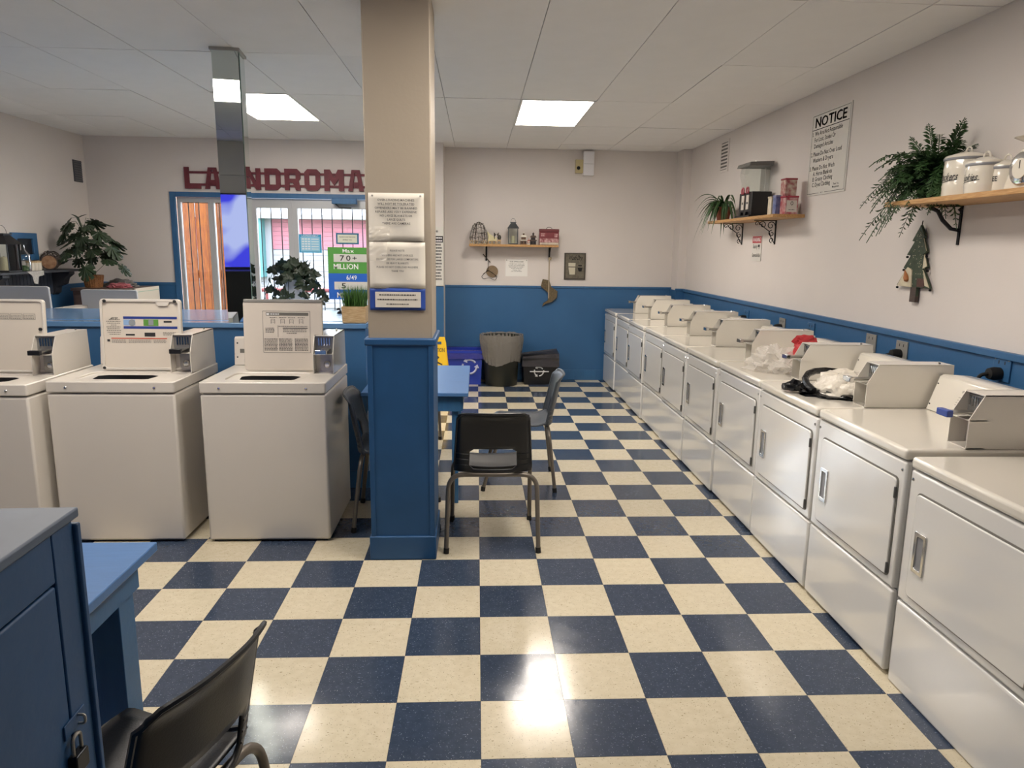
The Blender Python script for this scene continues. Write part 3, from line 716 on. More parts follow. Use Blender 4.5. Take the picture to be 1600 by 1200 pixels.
# ------------------------------------------------------------------ chairs
def make_chair(loc, rz, label, m=CHAIRM):
    t = thing('stacking_chair', label, 'chair', loc, rz, 'plastic stacking chairs with tube legs')
    # seat
    bm = bmesh.new(); nx, ny = 12, 12
    def seatp(i, j):
        u, v = i/nx*2-1, j/ny
        wd = .205*(1-.10*(1-v)); x = u*wd
        y = -.205+.41*v
        z = .445+.018*u*u-.012*math.exp(-((v-.4)/.3)**2)-.035*max(0, (v-.85)/.15)**2+.03*max(0, (.15-v)/.15)**2
        if abs(u) > .9 and (v > .9): y -= .012
        return (x, y, z)
    g = [[bm.verts.new(seatp(i, j)) for i in range(nx+1)] for j in range(ny+1)]
    for j in range(ny):
        for i in range(nx): bm.faces.new((g[j][i], g[j][i+1], g[j+1][i+1], g[j+1][i]))
    obj('seat', bm, m, t, smooth=True, solid=.006)
    # back shell with hand slot
    bm = bmesh.new(); nx, nz = 16, 17
    def backp(i, j):
        u, v = i/nx*2-1, j/nz
        wd = .208-.022*v; x = u*wd
        z = .448+.337*v - .010*(abs(u)**8)*(v > .9)
        y = -.228-.060*v+.055*(abs(u)**2.6)*(1-.35*v)-.018*max(0, v-.88)/.12
        return (x, y, z)
    g = [[bm.verts.new(backp(i, j)) for i in range(nx+1)] for j in range(nz+1)]
    cor = {(3, 1): (1, 1), (12, 1): (0, 1), (3, 6): (1, 0), (12, 6): (0, 0)}
    for j in range(nz):
        for i in range(nx):
            q = (g[j][i], g[j][i+1], g[j+1][i+1], g[j+1][i])
            if (i, j) in cor:
                bm.faces.new([q[k] for k in {(1, 1): (0, 1, 3), (0, 1): (0, 1, 2), (1, 0): (0, 2, 3), (0, 0): (1, 2, 3)}[cor[(i, j)]]]); continue
            if 3 <= i <= 12 and 1 <= j <= 6: continue
            bm.faces.new(q)
    bmesh.ops.delete(bm, geom=[v for v in bm.verts if not v.link_faces], context='VERTS')
    obj('backrest', bm, m, t, smooth=True, solid=.009)
    lip = bmesh.new()
    path = [(-.200, .15, .450), (-.199, .02, .452), (-.200, -.12, .452)]+[backp(0, j) for j in range(1, nz)]+[backp(i, nz) for i in range(1, nx)]+[backp(nx, j) for j in range(nz-1, 0, -1)]+[(.200, -.12, .452), (.199, .02, .452), (.200, .15, .450)]
    tube(lip, path, .007, 6)
    obj('rolled_edge', lip, m, t, smooth=True)
    for s in (-1, 1):
        for k in range(3): obj('rib', tube(bmesh.new(), [tuple(Vector(backp(8+s*8, 2+k*1.6))+Vector((0, -.004, 0))), tuple(Vector(backp(8+s*6.6, 2+k*1.6))+Vector((0, -.006, 0))), tuple(Vector(backp(8+s*5.2, 2+k*1.6))+Vector((0, -.004, 0)))], .004, 5), m, t)
    for s in (-1, 1):
        for y0, y1, xf in ((-.195, -.245, .250), (.12, .245, .235)):
            pts = arc_pts([(0, y0, .428), (s*(xf-.012), y0, .428), (s*xf, y1, .012)], .085, 8)
            l = obj('leg', tube(bmesh.new(), pts, .0128, 10), TUBE, t, smooth=True)
            obj('foot', tube(bmesh.new(), [(s*xf, y1, .0), (s*(xf-.002), y1*.985, .030)], .0155, 10), RUBBER, l, smooth=True)
    obj('seat_rail', tube(bmesh.new(), [(-.12, -.12, .432), (-.12, .10, .432)], .008, 6), TUBE, t)
    obj('seat_rail', tube(bmesh.new(), [(.12, -.12, .432), (.12, .10, .432)], .008, 6), TUBE, t)
    return t
cA = make_chair((.07, 1.85, 0), 0, 'black plastic chair seen from behind, beside the blue pillar')
cB = make_chair((.28, 2.85, 0), PI/2-.04, 'charcoal plastic chair seen side-on, facing the small blue table', CHAIRG)
cC = dup(cB, (-.495, 2.17, 0), -PI/2+.05, 'charcoal plastic chair wedged behind the pillar, left side'); cC['label'] = 'charcoal plastic chair half hidden between washer and pillar'
cD = dup(cA, (-.58, 3.72, 0), PI, 'black plastic chair behind the blue table, mostly hidden by the pillar')
cF = dup(cA, (-.817, -.608, 0), math.radians(72.5), 'black plastic chair in the foreground pulled up to the blue table')

# ------------------------------------------------------------------ tables and cabinet
def table(name, label, x0, x1, y0, y1, z, th, ap, leg, inset, legs):
    t = thing(name, label, 'table', ((x0+x1)/2, (y0+y1)/2, 0)); w, d = (x1-x0)/2, (y1-y0)/2
    obj('tabletop', B(-w, w, -d, d, z-th, z), BLUET, t, bevel=.004)
    i = inset
    for s in (-1, 1):
        obj('apron', B(-w+i, w-i, s*(d-i)-.011, s*(d-i)+.011, z-th-ap, z-th), BLUED, t)
        obj('apron', B(s*(w-i)-.011, s*(w-i)+.011, -d+i, d-i, z-th-ap, z-th), BLUED, t)
    for sx in (-1, 1):
        for s_ in (-1, 1):
            cx, cyy = sx*(w-i-legs), s_*(d-i-leg/2-.012)
            obj('leg', B(cx-leg/2, cx+leg/2, cyy-leg/2, cyy+leg/2, 0, z-th), BLUED, t, bevel=.002)
    return t
table('side_table', 'small blue painted table behind the pillar with chairs around it', -.735, -.07, 2.33, 3.40, .74, .025, .10, .04, .045, .04)
table('work_table', 'blue painted table in the left foreground behind the tall cabinet', -1.85, -.962, -1.00, -.012, .76, .028, .09, .085, .05, .045)
cb = thing('storage_cabinet', 'tall blue cabinet with padlocked door at the left edge', 'cabinet', (-.60, -1.05, 0), math.radians(2))
obj('carcass', B(-.62, -.014, -1.0, 0, 0, 1.235), BLUECAB, cb, bevel=.003)
obj('top', B(-.63, .004, -1.01, .006, 1.235, 1.25), mat('worn_grey_blue_top', '#5f6f86', .5, noise=.2, nscale=8), cb, bevel=.003)
obj('frame_stile', B(-.016, 0, -.062, -.008, 0, 1.235), BLUECAB, cb, bevel=.002)
obj('edge_trim', B(-.016, .006, -.008, .004, 0, 1.228), BLUECAB, cb, bevel=.003)
obj('frame_rail', B(-.016, 0, -1.0, -.064, 1.165, 1.235), BLUECAB, cb, bevel=.002)
dr = obj('door', B(-.016, -.001, -.50, -.064, .05, 1.16), BLUECAB, cb, bevel=.003)
obj('door', B(-.016, -.001, -.98, -.504, .05, 1.16), BLUECAB, cb, bevel=.003)
HZ = .935
obj('hasp', B(-.001, .002, -.085, -.03, HZ, HZ+.022), BLUECAB, cb, bevel=.001)
obj('staple', tube(bmesh.new(), arc_pts([(0, -.05, HZ+.004), (.012, -.05, HZ+.004), (.012, -.05, HZ+.018), (0, -.05, HZ+.018)], .005), .002, 6), STEEL, cb)
pk = thing('padlock', 'small dark padlock hanging on the blue cabinet hasp', 'padlock', (-.592, -1.116, HZ-.03))
obj('body', prism(bmesh.new(), rrect(-.016, .016, -.030, 0, .004), -.007, .007, 'x'), mat('padlock_dark', '#22252a', .3, metal=.6), pk, bevel=.002)
obj('shackle', tube(bmesh.new(), arc_pts([(0, -.010, 0), (0, -.010, .028), (0, .010, .028), (0, .010, 0)], .01), .0028, 8), STEEL, pk, smooth=True)

# ------------------------------------------------------------------ plants
def frond(bm, p0, d, L, droop, wl, n=22, rise=.3, tip=.15):
    d = Vector(d).normalized(); pts = []
    for k in range(n+1):
        t_ = k/n; pts.append(Vector(p0)+d*L*t_+Vector((0, 0, rise*L*t_-droop*L*t_*t_)))
    for k in range(1, n):
        p = pts[k]; tg = (pts[k+1]-pts[k-1]).normalized(); s = tg.cross(Vector((0, 0, 1)))
        if s.length < .05: s = Vector((1, 0, 0))
        s.normalize(); nn = s.cross(tg)
        t_ = k/n; l = wl*min(1, t_*5+.3)*min(1, (1-t_)*3.5+.25)*(1-tip*t_); w = l*.36
        for sg in (-1, 1):
            q = (s*sg+tg*.45+nn*random.uniform(-.9, .5)).normalized()
            a = bm.verts.new(p-tg*w*.5); b = bm.verts.new(p+q*l*.5-tg*w*.45); c = bm.verts.new(p+q*l); e = bm.verts.new(p+q*l*.45+tg*w*.55)
            bm.faces.new((a, b, c, e))
    tube(bm, pts[::2]+[pts[-1]], .0022, 4, caps=False)
def blade(bm, p0, d, L, droop, w, n=8, rise=.9):
    d = Vector(d).normalized(); s = d.cross(Vector((0, 0, 1))).normalized(); A = []
    for k in range(n+1):
        t_ = k/n; p = Vector(p0)+d*L*t_*(.75)+Vector((0, 0, rise*L*t_-droop*L*t_*t_)); ww = w*(math.sin(PI*min(1, .25+.75*t_))+.02)
        A.append((bm.verts.new(p-s*ww), bm.verts.new(p-Vector((0, 0, ww*.5))), bm.verts.new(p+s*ww)))
    for a, b in zip(A[:-1], A[1:]):
        bm.faces.new((a[0], a[1], b[1], b[0])); bm.faces.new((a[1], a[2], b[2], b[1]))
def pot_mesh(r0, r1, h, seg=24):
    return lathe(bmesh.new(), [(0, 0), (r0, 0), (r1*.97, h*.85), (r1*1.06, h*.86), (r1*1.08, h), (r1*.92, h), (r1*.9, h*.88), (0, h*.88)], seg)

# ------------------------------------------------------------------ right wall: signs, vent
def wallsign(name, label, cat, Xw, px, mats, z0=None):
    pass
def rwall_plane(pts):
    """right wall frame: reading direction is toward the camera (-Y)"""
    P = [onX(a, b, XR) for a, b in pts]
    return P
# NOTICE board
ya, yb_, z0, z1 = 3.49, 2.91, 2.045, 2.635
t = thing('notice_board', 'large white NOTICE sign with black rules for customers on the right wall', 'sign', (XR-.004, (ya+yb_)/2, (z0+z1)/2))
hw_, hh = (ya-yb_)/2, (z1-z0)/2
obj('board', B(-.003, .003, -hw_, hw_, -hh, hh), mat('sign_white', '#d9d6cf', .4), t)
o, r, u = (-.0032, 0, 0), (0, -1, 0), (0, 0, 1)
bm = bmesh.new()
def strip(bm, x0, x1, y0, y1, o=o, r=r, u=u, e=.0012):
    o = Vector(o); r = Vector(r); u = Vector(u); n = r.cross(u)*e
    v = [bm.verts.new(o+r*a+u*b+n) for a, b in ((x0, y0), (x1, y0), (x1, y1), (x0, y1))]; bm.faces.new(v)
for a in ((-hw_+.012, hw_-.012, hh-.016, hh-.013), (-hw_+.012, -.09, -hh+.013, -hh+.016), (.0, hw_-.012, -hh+.013, -hh+.016), (-hw_+.012, -hw_+.015, -hh+.013, hh-.013), (hw_-.015, hw_-.012, -hh+.013, hh-.013), (-hw_+.02, hw_-.02, hh-.118, hh-.113)): strip(bm, *a)
obj('border', bm, INK, t)
L_ = lambda x: ('L', x)
for dd in (0, .0022, .0044): lettering(t, (o[0], dd, dd*.4), r, u, [('NOTICE', 0, hh-.10, .068, .46)], INK, 'heading')
xs = -hw_+.025; xi = xs+.038
body = [('1.', xs, .0), ('We Are Not Responsible', xi, 0), ('For Lost, Stolen Or', xi, 1), ('Damaged Articles', xi, 2), ('2.', xs, 3.3), ('Please Do Not Over Load', xi, 3.3), ('Washers & Dryers', xi, 4.3),
        ('3.', xs, 5.6), ('Please Do Not Wash', xi, 5.6), ('A. Horse Blankets', xi+.02, 6.5), ('B. Greasy Clothing', xi+.02, 7.4), ('C. Dyed Clothing', xi+.02, 8.3)]
lettering(t, o, r, u, [(s_, L_(x_), hh-.158-k_*.0445, .030, linelen(s_)*.0372) for s_, x_, k_ in body], INK)
lettering(t, o, r, u, [('Thank You', .16, -hh+.055, .013, .08), ('Management', .16, -hh+.035, .013, .10), ('W. P.', -.045, -hh+.010, .010, .04)], INK, 'small_print')
# WARNING sign
ya, yb_, z0, z1 = 4.585, 4.24, 1.545, 1.77
t = thing('warning_sign', 'small white sign with red WARNING band below the plant shelf', 'sign', (XR-.004, (ya+yb_)/2, (z0+z1)/2)); hw_, hh = (ya-yb_)/2*.62, (z1-z0)/2
obj('board', B(-.003, .003, -hw_, hw_, -hh, hh), mat('sign_white', '#d9d6cf', .4), t)
obj('red_band', B(-.0042, -.003, -hw_+.006, hw_-.006, hh-.066, hh-.006), mat('sign_red', '#b8404a', .5), t)
lettering(t, (-.0044, 0, 0), r, u, [('WARNING', 0, hh-.052, .034, .17)], WHITEP, 'heading')
lettering(t, o, r, u, [('Security', -.03, .0, .036, .10), ('Cameras In Use', 0, -.075, .032, .18)], INK)
cm_ = bmesh.new(); strip(cm_, .035, .075, .012, .032); strip(cm_, .06, .068, -.008, .012); obj('camera_icon', cm_, INK, t)
# vent grille
ya, yb_, z0, z1 = 5.56, 5.36, 2.44, 2.72
t = thing('wall_vent', 'white louvred vent high on the right wall near the far corner', 'vent', (XR, (ya+yb_)/2, (z0+z1)/2)); t['kind'] = 'structure'
obj('frame', ringplate(bmesh.new(), rrect(-.13, .13, -.16, .16, .004, 1), rrect(-.10, .10, -.135, .135, .003, 1), -.008, 0, 'x'), WALL, t, bevel=.002)
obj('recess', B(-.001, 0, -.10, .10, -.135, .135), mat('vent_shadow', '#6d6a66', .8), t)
for k in range(8): obj('louvre', B(-.008, -.002, -.10, .10, -.128+k*.034, -.113+k*.034), WALL, t)
# vent on left wall
t = thing('wall_vent', 'dark grey vent grille high on the left wall', 'vent', (XL, 6.335, 2.40)); t['kind'] = 'structure'
obj('backing', B(0, .006, -.085, .085, -.115, .115), mat('vent_dark', '#4b4c50', .6), t)
for k in range(9): obj('louvre', B(.006, .012, -.078, .078, -.105+k*.025, -.093+k*.025), mat('vent_slat', '#5b5c60', .5), t)

# ------------------------------------------------------------------ right wall shelf with spider plant
def scroll_bracket(par, y, z, fancy=True):
    bm = bmesh.new()
    box(bm, XR-.008, XR-.0005, y-.008, y+.008, z-.20, z); box(bm, XR-.19, XR, y-.008, y+.008, z-.006, z)
    if fancy:
        def spiral(c, r, a0, turns, sgn=1, n=22):
            return [(c[0]+r*(1-.75*k/n)*math.cos(a0+sgn*turns*2*PI*k/n), y, c[1]+r*(1-.75*k/n)*math.sin(a0+sgn*turns*2*PI*k/n)) for k in range(n+1)]
        for c, r_, a0, tn, sg in (((XR-.045, z-.045), .036, 0, 1.2, 1), ((XR-.115, z-.040), .032, PI, 1.2, -1), ((XR-.035, z-.110), .028, PI/2, 1.1, 1), ((XR-.03, z-.165), .022, -PI/2, 1.1, -1), ((XR-.165, z-.03), .02, 0, 1.1, 1)):
            tube(bm, spiral(c, r_, a0, tn, sg), .0035, 5)
        tube(bm, [(XR-.145, y, z-.03), (XR-.09, y, z-.07), (XR-.06, y, z-.09), (XR-.04, y, z-.14), (XR-.008, y, z-.19)], .004, 5)
    else:
        tube(bm, [(XR-.005, y, z-.125), (XR-.05, y, z-.118), (XR-.10, y, z-.075), (XR-.13, y, z-.03), (XR-.17, y, z-.012)], .010, 6)
        for q in ((XR-.01, y, z-.125), (XR-.165, y, z-.015), (XR-.012, y, z-.02)): lathe(bm, [(0, -.012), (.013, 0), (0, .012)], 8, c=q)
    return obj('bracket', bm, IRON, par)
t = tag(obj('wall_shelf', B(2.25, XR, 3.50, 5.10, 1.89, 1.915), WOOD, bevel=.003), 'pine shelf on scrolled iron brackets holding the candy dispenser', 'shelf')
for y in (4.80, 4.03): scroll_bracket(t, y, 1.89)
SZ = 1.915
sp = thing('spider_plant', 'spider plant with drooping leaves in a terracotta pot on the shelf end', 'plant', (2.36, 4.98, SZ))
obj('pot', pot_mesh(.055, .078, .13), TERRA, sp, smooth=True)
for k in range(70):
    a = random.uniform(0, 2*PI); bm = bmesh.new(); L = random.uniform(.22, .42)
    if math.cos(a) > .25: L *= .35
    blade(bm, (0, 0, .12), (math.cos(a), math.sin(a), 0), L, random.uniform(1.0, 1.9), random.uniform(.010, .016), rise=random.uniform(.8, 1.3))
    obj('leaf', bm, LEAF, sp)
# candy dispenser
cd = thing('candy_dispenser', 'twin clear candy dispenser with black base and red rings on the shelf', 'dispenser', (2.375, 4.26, SZ))
obj('base', B(-.10, .10, -.18, .16, 0, .02), BLACK, cd, bevel=.003); obj('body', B(-.07, .10, -.15, .15, .02, .215), BLACK, cd, bevel=.004)
for s in (-1, 1):
    y = s*.055-.0
    hop = bmesh.new(); prism(hop, [(-.075, .216), (-.075, .30), (-.095, .36), (-.085, .43), (.09, .43), (.09, .216)], y-.052+(.0), y+.052, 'y')
    obj('hopper', hop, GLASSC, cd)
    ch = obj('chute_label', B(-.074, -.0705, y-.03, y+.03, .07, .19), mat('label_cream', '#cfc7bd', .5), cd)
    bm = bmesh.new(); fake_lines(bm, (-.0745, y, 0), (0, -1, 0), (0, 0, 1), -.018, .018, .115, .018); obj('print', bm, INK, ch)
    obj('ring', tube(bmesh.new(), [(-.078, y+.024*math.cos(a*PI/8), .225+.03*math.sin(a*PI/8)) for a in range(-2, 11)], .007, 6), mat('ring_red', '#b54a5a', .4), cd, smooth=True)
    obj('chute', B(-.095, -.07, y-.02, y+.02, .02, .05), BLACK, cd, bevel=.004)
obj('lid', prism(bmesh.new(), [(-.11, .425), (-.10, .455), (.10, .465), (.10, .43)], -.15, .15, 'y'), mat('lid_grey', '#6b6a66', .4), cd)
obj('knob', lathe(bmesh.new(), [(0, .46), (.005, .46), (.005, .48), (0, .482)], 8), CHROME, cd)
def tin(name, label, pc, X, dx, dy, pyt, colA, colB, zb=None, seed=1, cat='tin'):
    """pc: pixel column of the near left corner"""
    zb = SZ if zb is None else zb; q = onX(pc, 333, X)
    t = thing(name, label, cat, (X+dx/2, q.y+dy/2, zb)); h = onX(pc, pyt, X).z-zb
    obj('body', B(-dx/2, dx/2, -dy/2, dy/2, 0, h*.9), mat(name+'_body_%d' % seed, colA, .4, col2=colB, nscale=28), t, bevel=.003)
    obj('lid', B(-dx/2-.003, dx/2+.003, -dy/2-.003, dy/2+.003, h*.9, h), mat('tin_lid_%d' % seed, colB, .35), t, bevel=.003)
    return t, h
tn1, h = tin('storage_tin', 'square red-lidded tin at the bottom of the two on the shelf', 1226, 2.34, .10, .10, 306, '#c9a9a4', '#a83a4a', seed=1)
obj('label_panel', B(-.040, .040, -.0515, -.050, h*.12, h*.75), mat('label_cream', '#cfc7bd', .5), tn1); lettering(tn1, (0, -.052, 0), (1, 0, 0), (0, 0, 1), [('O', 0, h*.48, .030, .022)], INK)
bm = bmesh.new(); fake_lines(bm, (0, -.052, 0), (1, 0, 0), (0, 0, 1), -.025, .025, h*.22, .005); obj('print', bm, INK, tn1)
tin('storage_tin', 'square floral tin with red lid stacked on top of the other tin', 1224, 2.345, .09, .09, 279, '#cbbfae', '#9c3f49', zb=SZ+h+.001, seed=2)
tin('small_box', 'narrow cream box on the shelf beside the tins', 1204, 2.31, .055, .07, 307, '#ded5c2', '#cfc3aa', seed=3, cat='box')
tin('small_box', 'narrow blue box on the shelf beside the tins', 1211, 2.31, .055, .06, 305, '#4b5a8f', '#7f86ad', seed=4, cat='box')

# ------------------------------------------------------------------ right wall long shelf
t = tag(obj('wall_shelf', B(2.20, XR, -.25, 1.87, 1.875, 1.90), WOOD, bevel=.003), 'long pine shelf with curved iron bracket holding the enamel canisters', 'shelf')
scroll_bracket(t, 1.66, 1.875, False); scroll_bracket(t, .4, 1.875, False)
Z2 = 1.90
fn = thing('fern', 'big bushy green fern spilling over the end of the long shelf', 'plant', (2.385, 1.735, Z2))
obj('pot', pot_mesh(.07, .09, .11), BLACK, fn, smooth=True)
random.seed(11)
for k in range(140):
    bm = bmesh.new(); a = random.uniform(0, 2*PI); dx, dy = math.cos(a), math.sin(a)
    L = random.uniform(.13, .27)*(1.15 if dy > .1 else 1)
    if dx > .1: L = min(L*.5, .12/max(dx, .1))
    if dy < -.3: L *= .85
    rise = random.uniform(.2, 1.5); droop = random.uniform(.7, 1.8)*(1 if L < .25 else .8)
    frond(bm, (random.uniform(-.04, .03), random.uniform(-.06, .06), random.uniform(.08, .15)), (dx, dy, 0), L, droop, random.uniform(.036, .050), rise=rise, n=22)
    obj('frond', bm, LEAFF, fn)
for dx, dy, L, rise, dr_ in ((-.25, 1, .44, .5, .75), (-.55, 1, .40, .1, .95), (.05, .25, .14, 2.2, .9), (-.6, .2, .30, .9, 1.6), (-.3, .9, .48, .75, 1.1), (0, -.9, .30, 1.1, .9), (-.7, .5, .30, .2, 1.4), (-.8, .1, .26, .3, 1.5), (-.1, 1, .42, .9, .9), (-.2, -.3, .26, 1.5, .8), (0, -1, .19, 1.9, .5), (-.1, -.8, .20, 1.6, .7), (.05, -.7, .16, 2.3, .5), (-.2, .4, .17, 2.0, .6), (-.3, -.2, .15, 2.3, .5), (0, -1, .30, .95, .5), (-.15, -1, .26, 1.2, .6), (-.1, .7, .22, 1.5, .6)):
    bm = bmesh.new(); frond(bm, (0, 0, .10), (dx, dy, 0), L, dr_*.9, .044, n=30, rise=rise); obj('frond', bm, LEAFF, fn)
def canister(label, px, pybot, X, r_, h, txt, size, wtxt, slant, bands=2):
    p = onX(px, pybot, X)
    t = thing('canister', label, 'canister', (X+.02, p.y, Z2), group='white enamel canisters')
    prof = [(0, 0), (r_*.97, 0), (r_, .01)]
    for k in range(bands): zz = h*(.28+.42*k); prof += [(r_, zz-.01), (r_*1.02, zz), (r_, zz+.01)]
    prof += [(r_, h-.005), (r_*.98, h)]
    obj('body', lathe(bmesh.new(), prof, 36), ENAMEL, t, smooth=True)
    ld = obj('lid', lathe(bmesh.new(), [(r_*1.03, h-.012), (r_*1.05, h), (r_*.99, h+.008), (r_*.4, h+.026), (0, h+.030)], 36), ENAMEL, t, smooth=True)
    obj('rim', lathe(bmesh.new(), [(r_*1.03, h-.014), (r_*1.055, h-.010), (r_*1.055, h-.003), (r_*1.03, h)], 36), mat('rim_blue_grey', '#8d8e92', .3), ld, smooth=True)
    obj('knob', tube(bmesh.new(), [(0, .022*math.cos(a*PI/8), h+.026+.026*math.sin(a*PI/8)) for a in range(9)], .004, 6), ENAMEL, ld, smooth=True)
    a = math.radians(192); d_ = Vector((math.cos(a), math.sin(a), 0)); rr_ = Vector((-d_.y*-1, d_.x*-1, 0))
    rr_ = Vector((0, 0, 1)).cross(d_)
    lettering(t, d_*(r_*1.02), rr_, (0, 0, 1), [(txt, -.025, h*.42, size, wtxt)], INK, slant=slant, wrap=r_*1.02)
    if slant:
        bm = bmesh.new()
        for k in range(10):
            def Q(x, y): an = x/(r_*1.02); return d_*(r_*1.025*math.cos(an))+rr_*(r_*1.025*math.sin(an))+Vector((0, 0, y))
            x0, x1 = -.075+k*.0115, -.075+(k+1)*.0115; yy = h*.42-.012+.0012*k
            v = [bm.verts.new(Q(*q)) for q in ((x0, yy), (x1, yy+.001), (x1, yy+.004), (x0, yy+.003))]; bm.faces.new(v)
        obj('underline', bm, INK, t)
    return t
canister('tallest white enamel canister lettered Crackers, beside the fern', 1500, 302, 2.33, .098, .185, 'Crackers', .035, .125, .35)
canister('middle white enamel canister lettered Cookies', 1529, 300, 2.27, .078, .135, 'Cookies', .030, .105, .35)
canister('smallest white enamel canister lettered COFFEE, beside the kitchen scale', 1562, 297, 2.32, .066, .115, 'COFFEE', .022, .085, 0, 0)
# kitchen scale
ks = thing('kitchen_scale', 'vintage white kitchen scale with round silver dial at the right edge', 'scale', (2.33, .965, Z2))
obj('housing', prism(bmesh.new(), [(-.11, 0), (.11, 0), (.105, .03), (.05, .15), (.02, .17), (-.02, .17), (-.05, .15), (-.105, .03)], -.06, .06, 'x'), ENAMEL, ks, bevel=.012, seg=3)
dl = obj('dial', lathe(bmesh.new(), [(0, 0), (.068, 0), (.068, .01), (.058, .014), (0, .014)], 32, M=Matrix.Translation((-.060, 0, .085)) @ Matrix.Rotation(-PI/2, 4, 'Y')), CHROME, ks, smooth=True)
obj('dial_face', lathe(bmesh.new(), [(0, 0), (.042, 0), (.042, .002), (0, .002)], 24, M=Matrix.Translation((-.0745, 0, .085)) @ Matrix.Rotation(-PI/2, 4, 'Y')), ENAMEL, dl)
obj('needle', B(-.078, -.077, -.002, .002, .085, .118), INK, dl)
obj('stem', lathe(bmesh.new(), [(.02, .165), (.015, .19), (.03, .198), (0, .198)], 12), ENAMEL, ks)
obj('pan', lathe(bmesh.new(), [(0, .200), (.055, .200), (.092, .216), (.094, .214), (.056, .196), (0, .196)], 28), ENAMEL, ks, smooth=True)

# wooden tree ornament on wall
p = onX(1428, 463, XR-.02)
xt = thing('tree_ornament', 'hanging green wooden tree ornament with snowy edges under the long shelf', 'ornament', (XR-.02, p.y, p.z))
s_ = 1.0
tree = [(-.035, .0), (-.035, .055), (-.21, .06), (-.12, .16), (-.15, .17), (-.08, .245), (-.125, .25), (-.05, .33), (-.08, .335), (-.01, .415), (.0, .43), (.06, .36), (.045, .345), (.10, .27), (.065, .255), (.125, .18), (.08, .165), (.18, .055), (.035, .055), (.035, 0)]
tree = [(a*.86, b) for a, b in tree]
xt.scale = (1, .95, .93)
tb = obj('board', prism(bmesh.new(), [(-a, b) for a, b in tree][::-1], -.008, .008, 'x'), mat('ornament_green', '#3f4d3b', .7, noise=.4, nscale=25), xt, bevel=.002)
obj('trunk', B(-.010, .012, -.028, .028, -.035, .055), DWOOD, xt)
obj('snow_patch', prism(bmesh.new(), [(.165, .058), (.02, .055), (.03, .16), (.075, .175), (.10, .15)], -.014, -.008, 'x'), mat('snow_cream', '#cfc5ab', .7, noise=.15), xt)
for pts_ in ([(-.05, .35), (-.088, .275), (-.075, .30)], [(-.075, .255), (-.11, .185), (-.072, .17)], [(-.08, .16), (-.152, .06), (-.11, .07)], [(.01, .40), (-.03, .37), (-.045, .36)]):
    obj('snow_patch', prism(bmesh.new(), pts_, -.012, -.008, 'x'), MATS['snow_cream'], xt)
obj('carrot', lathe(bmesh.new(), [(0, 0), (.014, .01), (.016, .03), (0, .085)], 10, M=Matrix.Translation((-.02, .055, .085)) @ Matrix.Rotation(math.radians(-25), 4, 'X')), mat('carrot_brown', '#a5683a', .6), xt, smooth=True)
obj('patch', B(-.011, -.008, -.10, -.03, .06, .11), mat('plaid_brown', '#5a3d36', .7, noise=.4, nscale=60), xt)
bm = bmesh.new()
for k in range(60):
    z = random.uniform(.07, .39); w = .15*(1-z/.45); y = random.uniform(-w, w*.8); box(bm, -.0095, -.008, y-.002, y+.002, z-.002, z+.002)
obj('snow_dots', bm, MATS['snow_cream'], xt)
for a, b in ((-.155, .055), (.178, .055), (-.108, .165), (.128, .165), (.105, .245), (-.085, .25)):
    obj('bell', lathe(bmesh.new(), [(0, -.008), (.007, -.006), (.008, .004), (0, .009)], 8, c=(-.004, a, b-.008)), IRON, xt, smooth=True)
obj('hook', tube(bmesh.new(), [(0, 0, .42), (.008, .012, .445), (.012, .016, .455)], .003, 5), IRON, xt)

# outlets and plugs behind the dryers
def outlet(px, py, colr, label, plug=True, cord=True):
    p = onX(px, py, XR-.012); t = thing('wall_outlet', label, 'outlet', (XR-.013, p.y, p.z), group='dryer outlets on the blue wainscot')
    obj('plate', B(-.008, 0, -.057, .057, -.057, .057), colr, t, bevel=.002)
    for y, z in ((.02, .032), (-.02, .032)): obj('slot', B(-.009, -.0075, y-.003, y+.003, z-.008, z+.008), INK, t)
    for y, z in ((.045, .045), (-.045, .045)): obj('screw', B(-.0095, -.008, y-.003, y+.003, z-.003, z+.003), STEEL, t)
    if plug:
        pg = obj('plug', lathe(bmesh.new(), [(0, 0), (.030, .002), (.032, .03), (.026, .055), (.012, .06), (0, .06)], 16, M=Matrix.Translation((-.008, .006, -.022)) @ Matrix.Rotation(-PI/2, 4, 'Y')), RUBBER, t, smooth=True)
        obj('cord', tube(bmesh.new(), arc_pts([(-.066, .006, -.022), (-.10, .012, -.03), (-.11, .05, -.12), (-.08, .06, -.3)], .05), .009, 8), RUBBER, pg, smooth=True)
GP = mat('outlet_grey', '#8f8d88', .5)
outlet(1567, 577, BLUE, 'blue painted outlet with black plug, nearest the camera')
outlet(1410, 548, GP, 'grey outlet with thick black plug behind the second dryer')
outlet(1362, 536, GP, 'bare grey outlet plate above the third dryer', plug=False)
outlet(1268, 516, BLUE, 'blue painted outlet plate with black plug tip')
outlet(1223, 508, GP, 'grey outlet with black plug beyond the middle of the row')
outlet(1167, 494, BLUE, 'blue painted outlet with black plug farthest along the row')

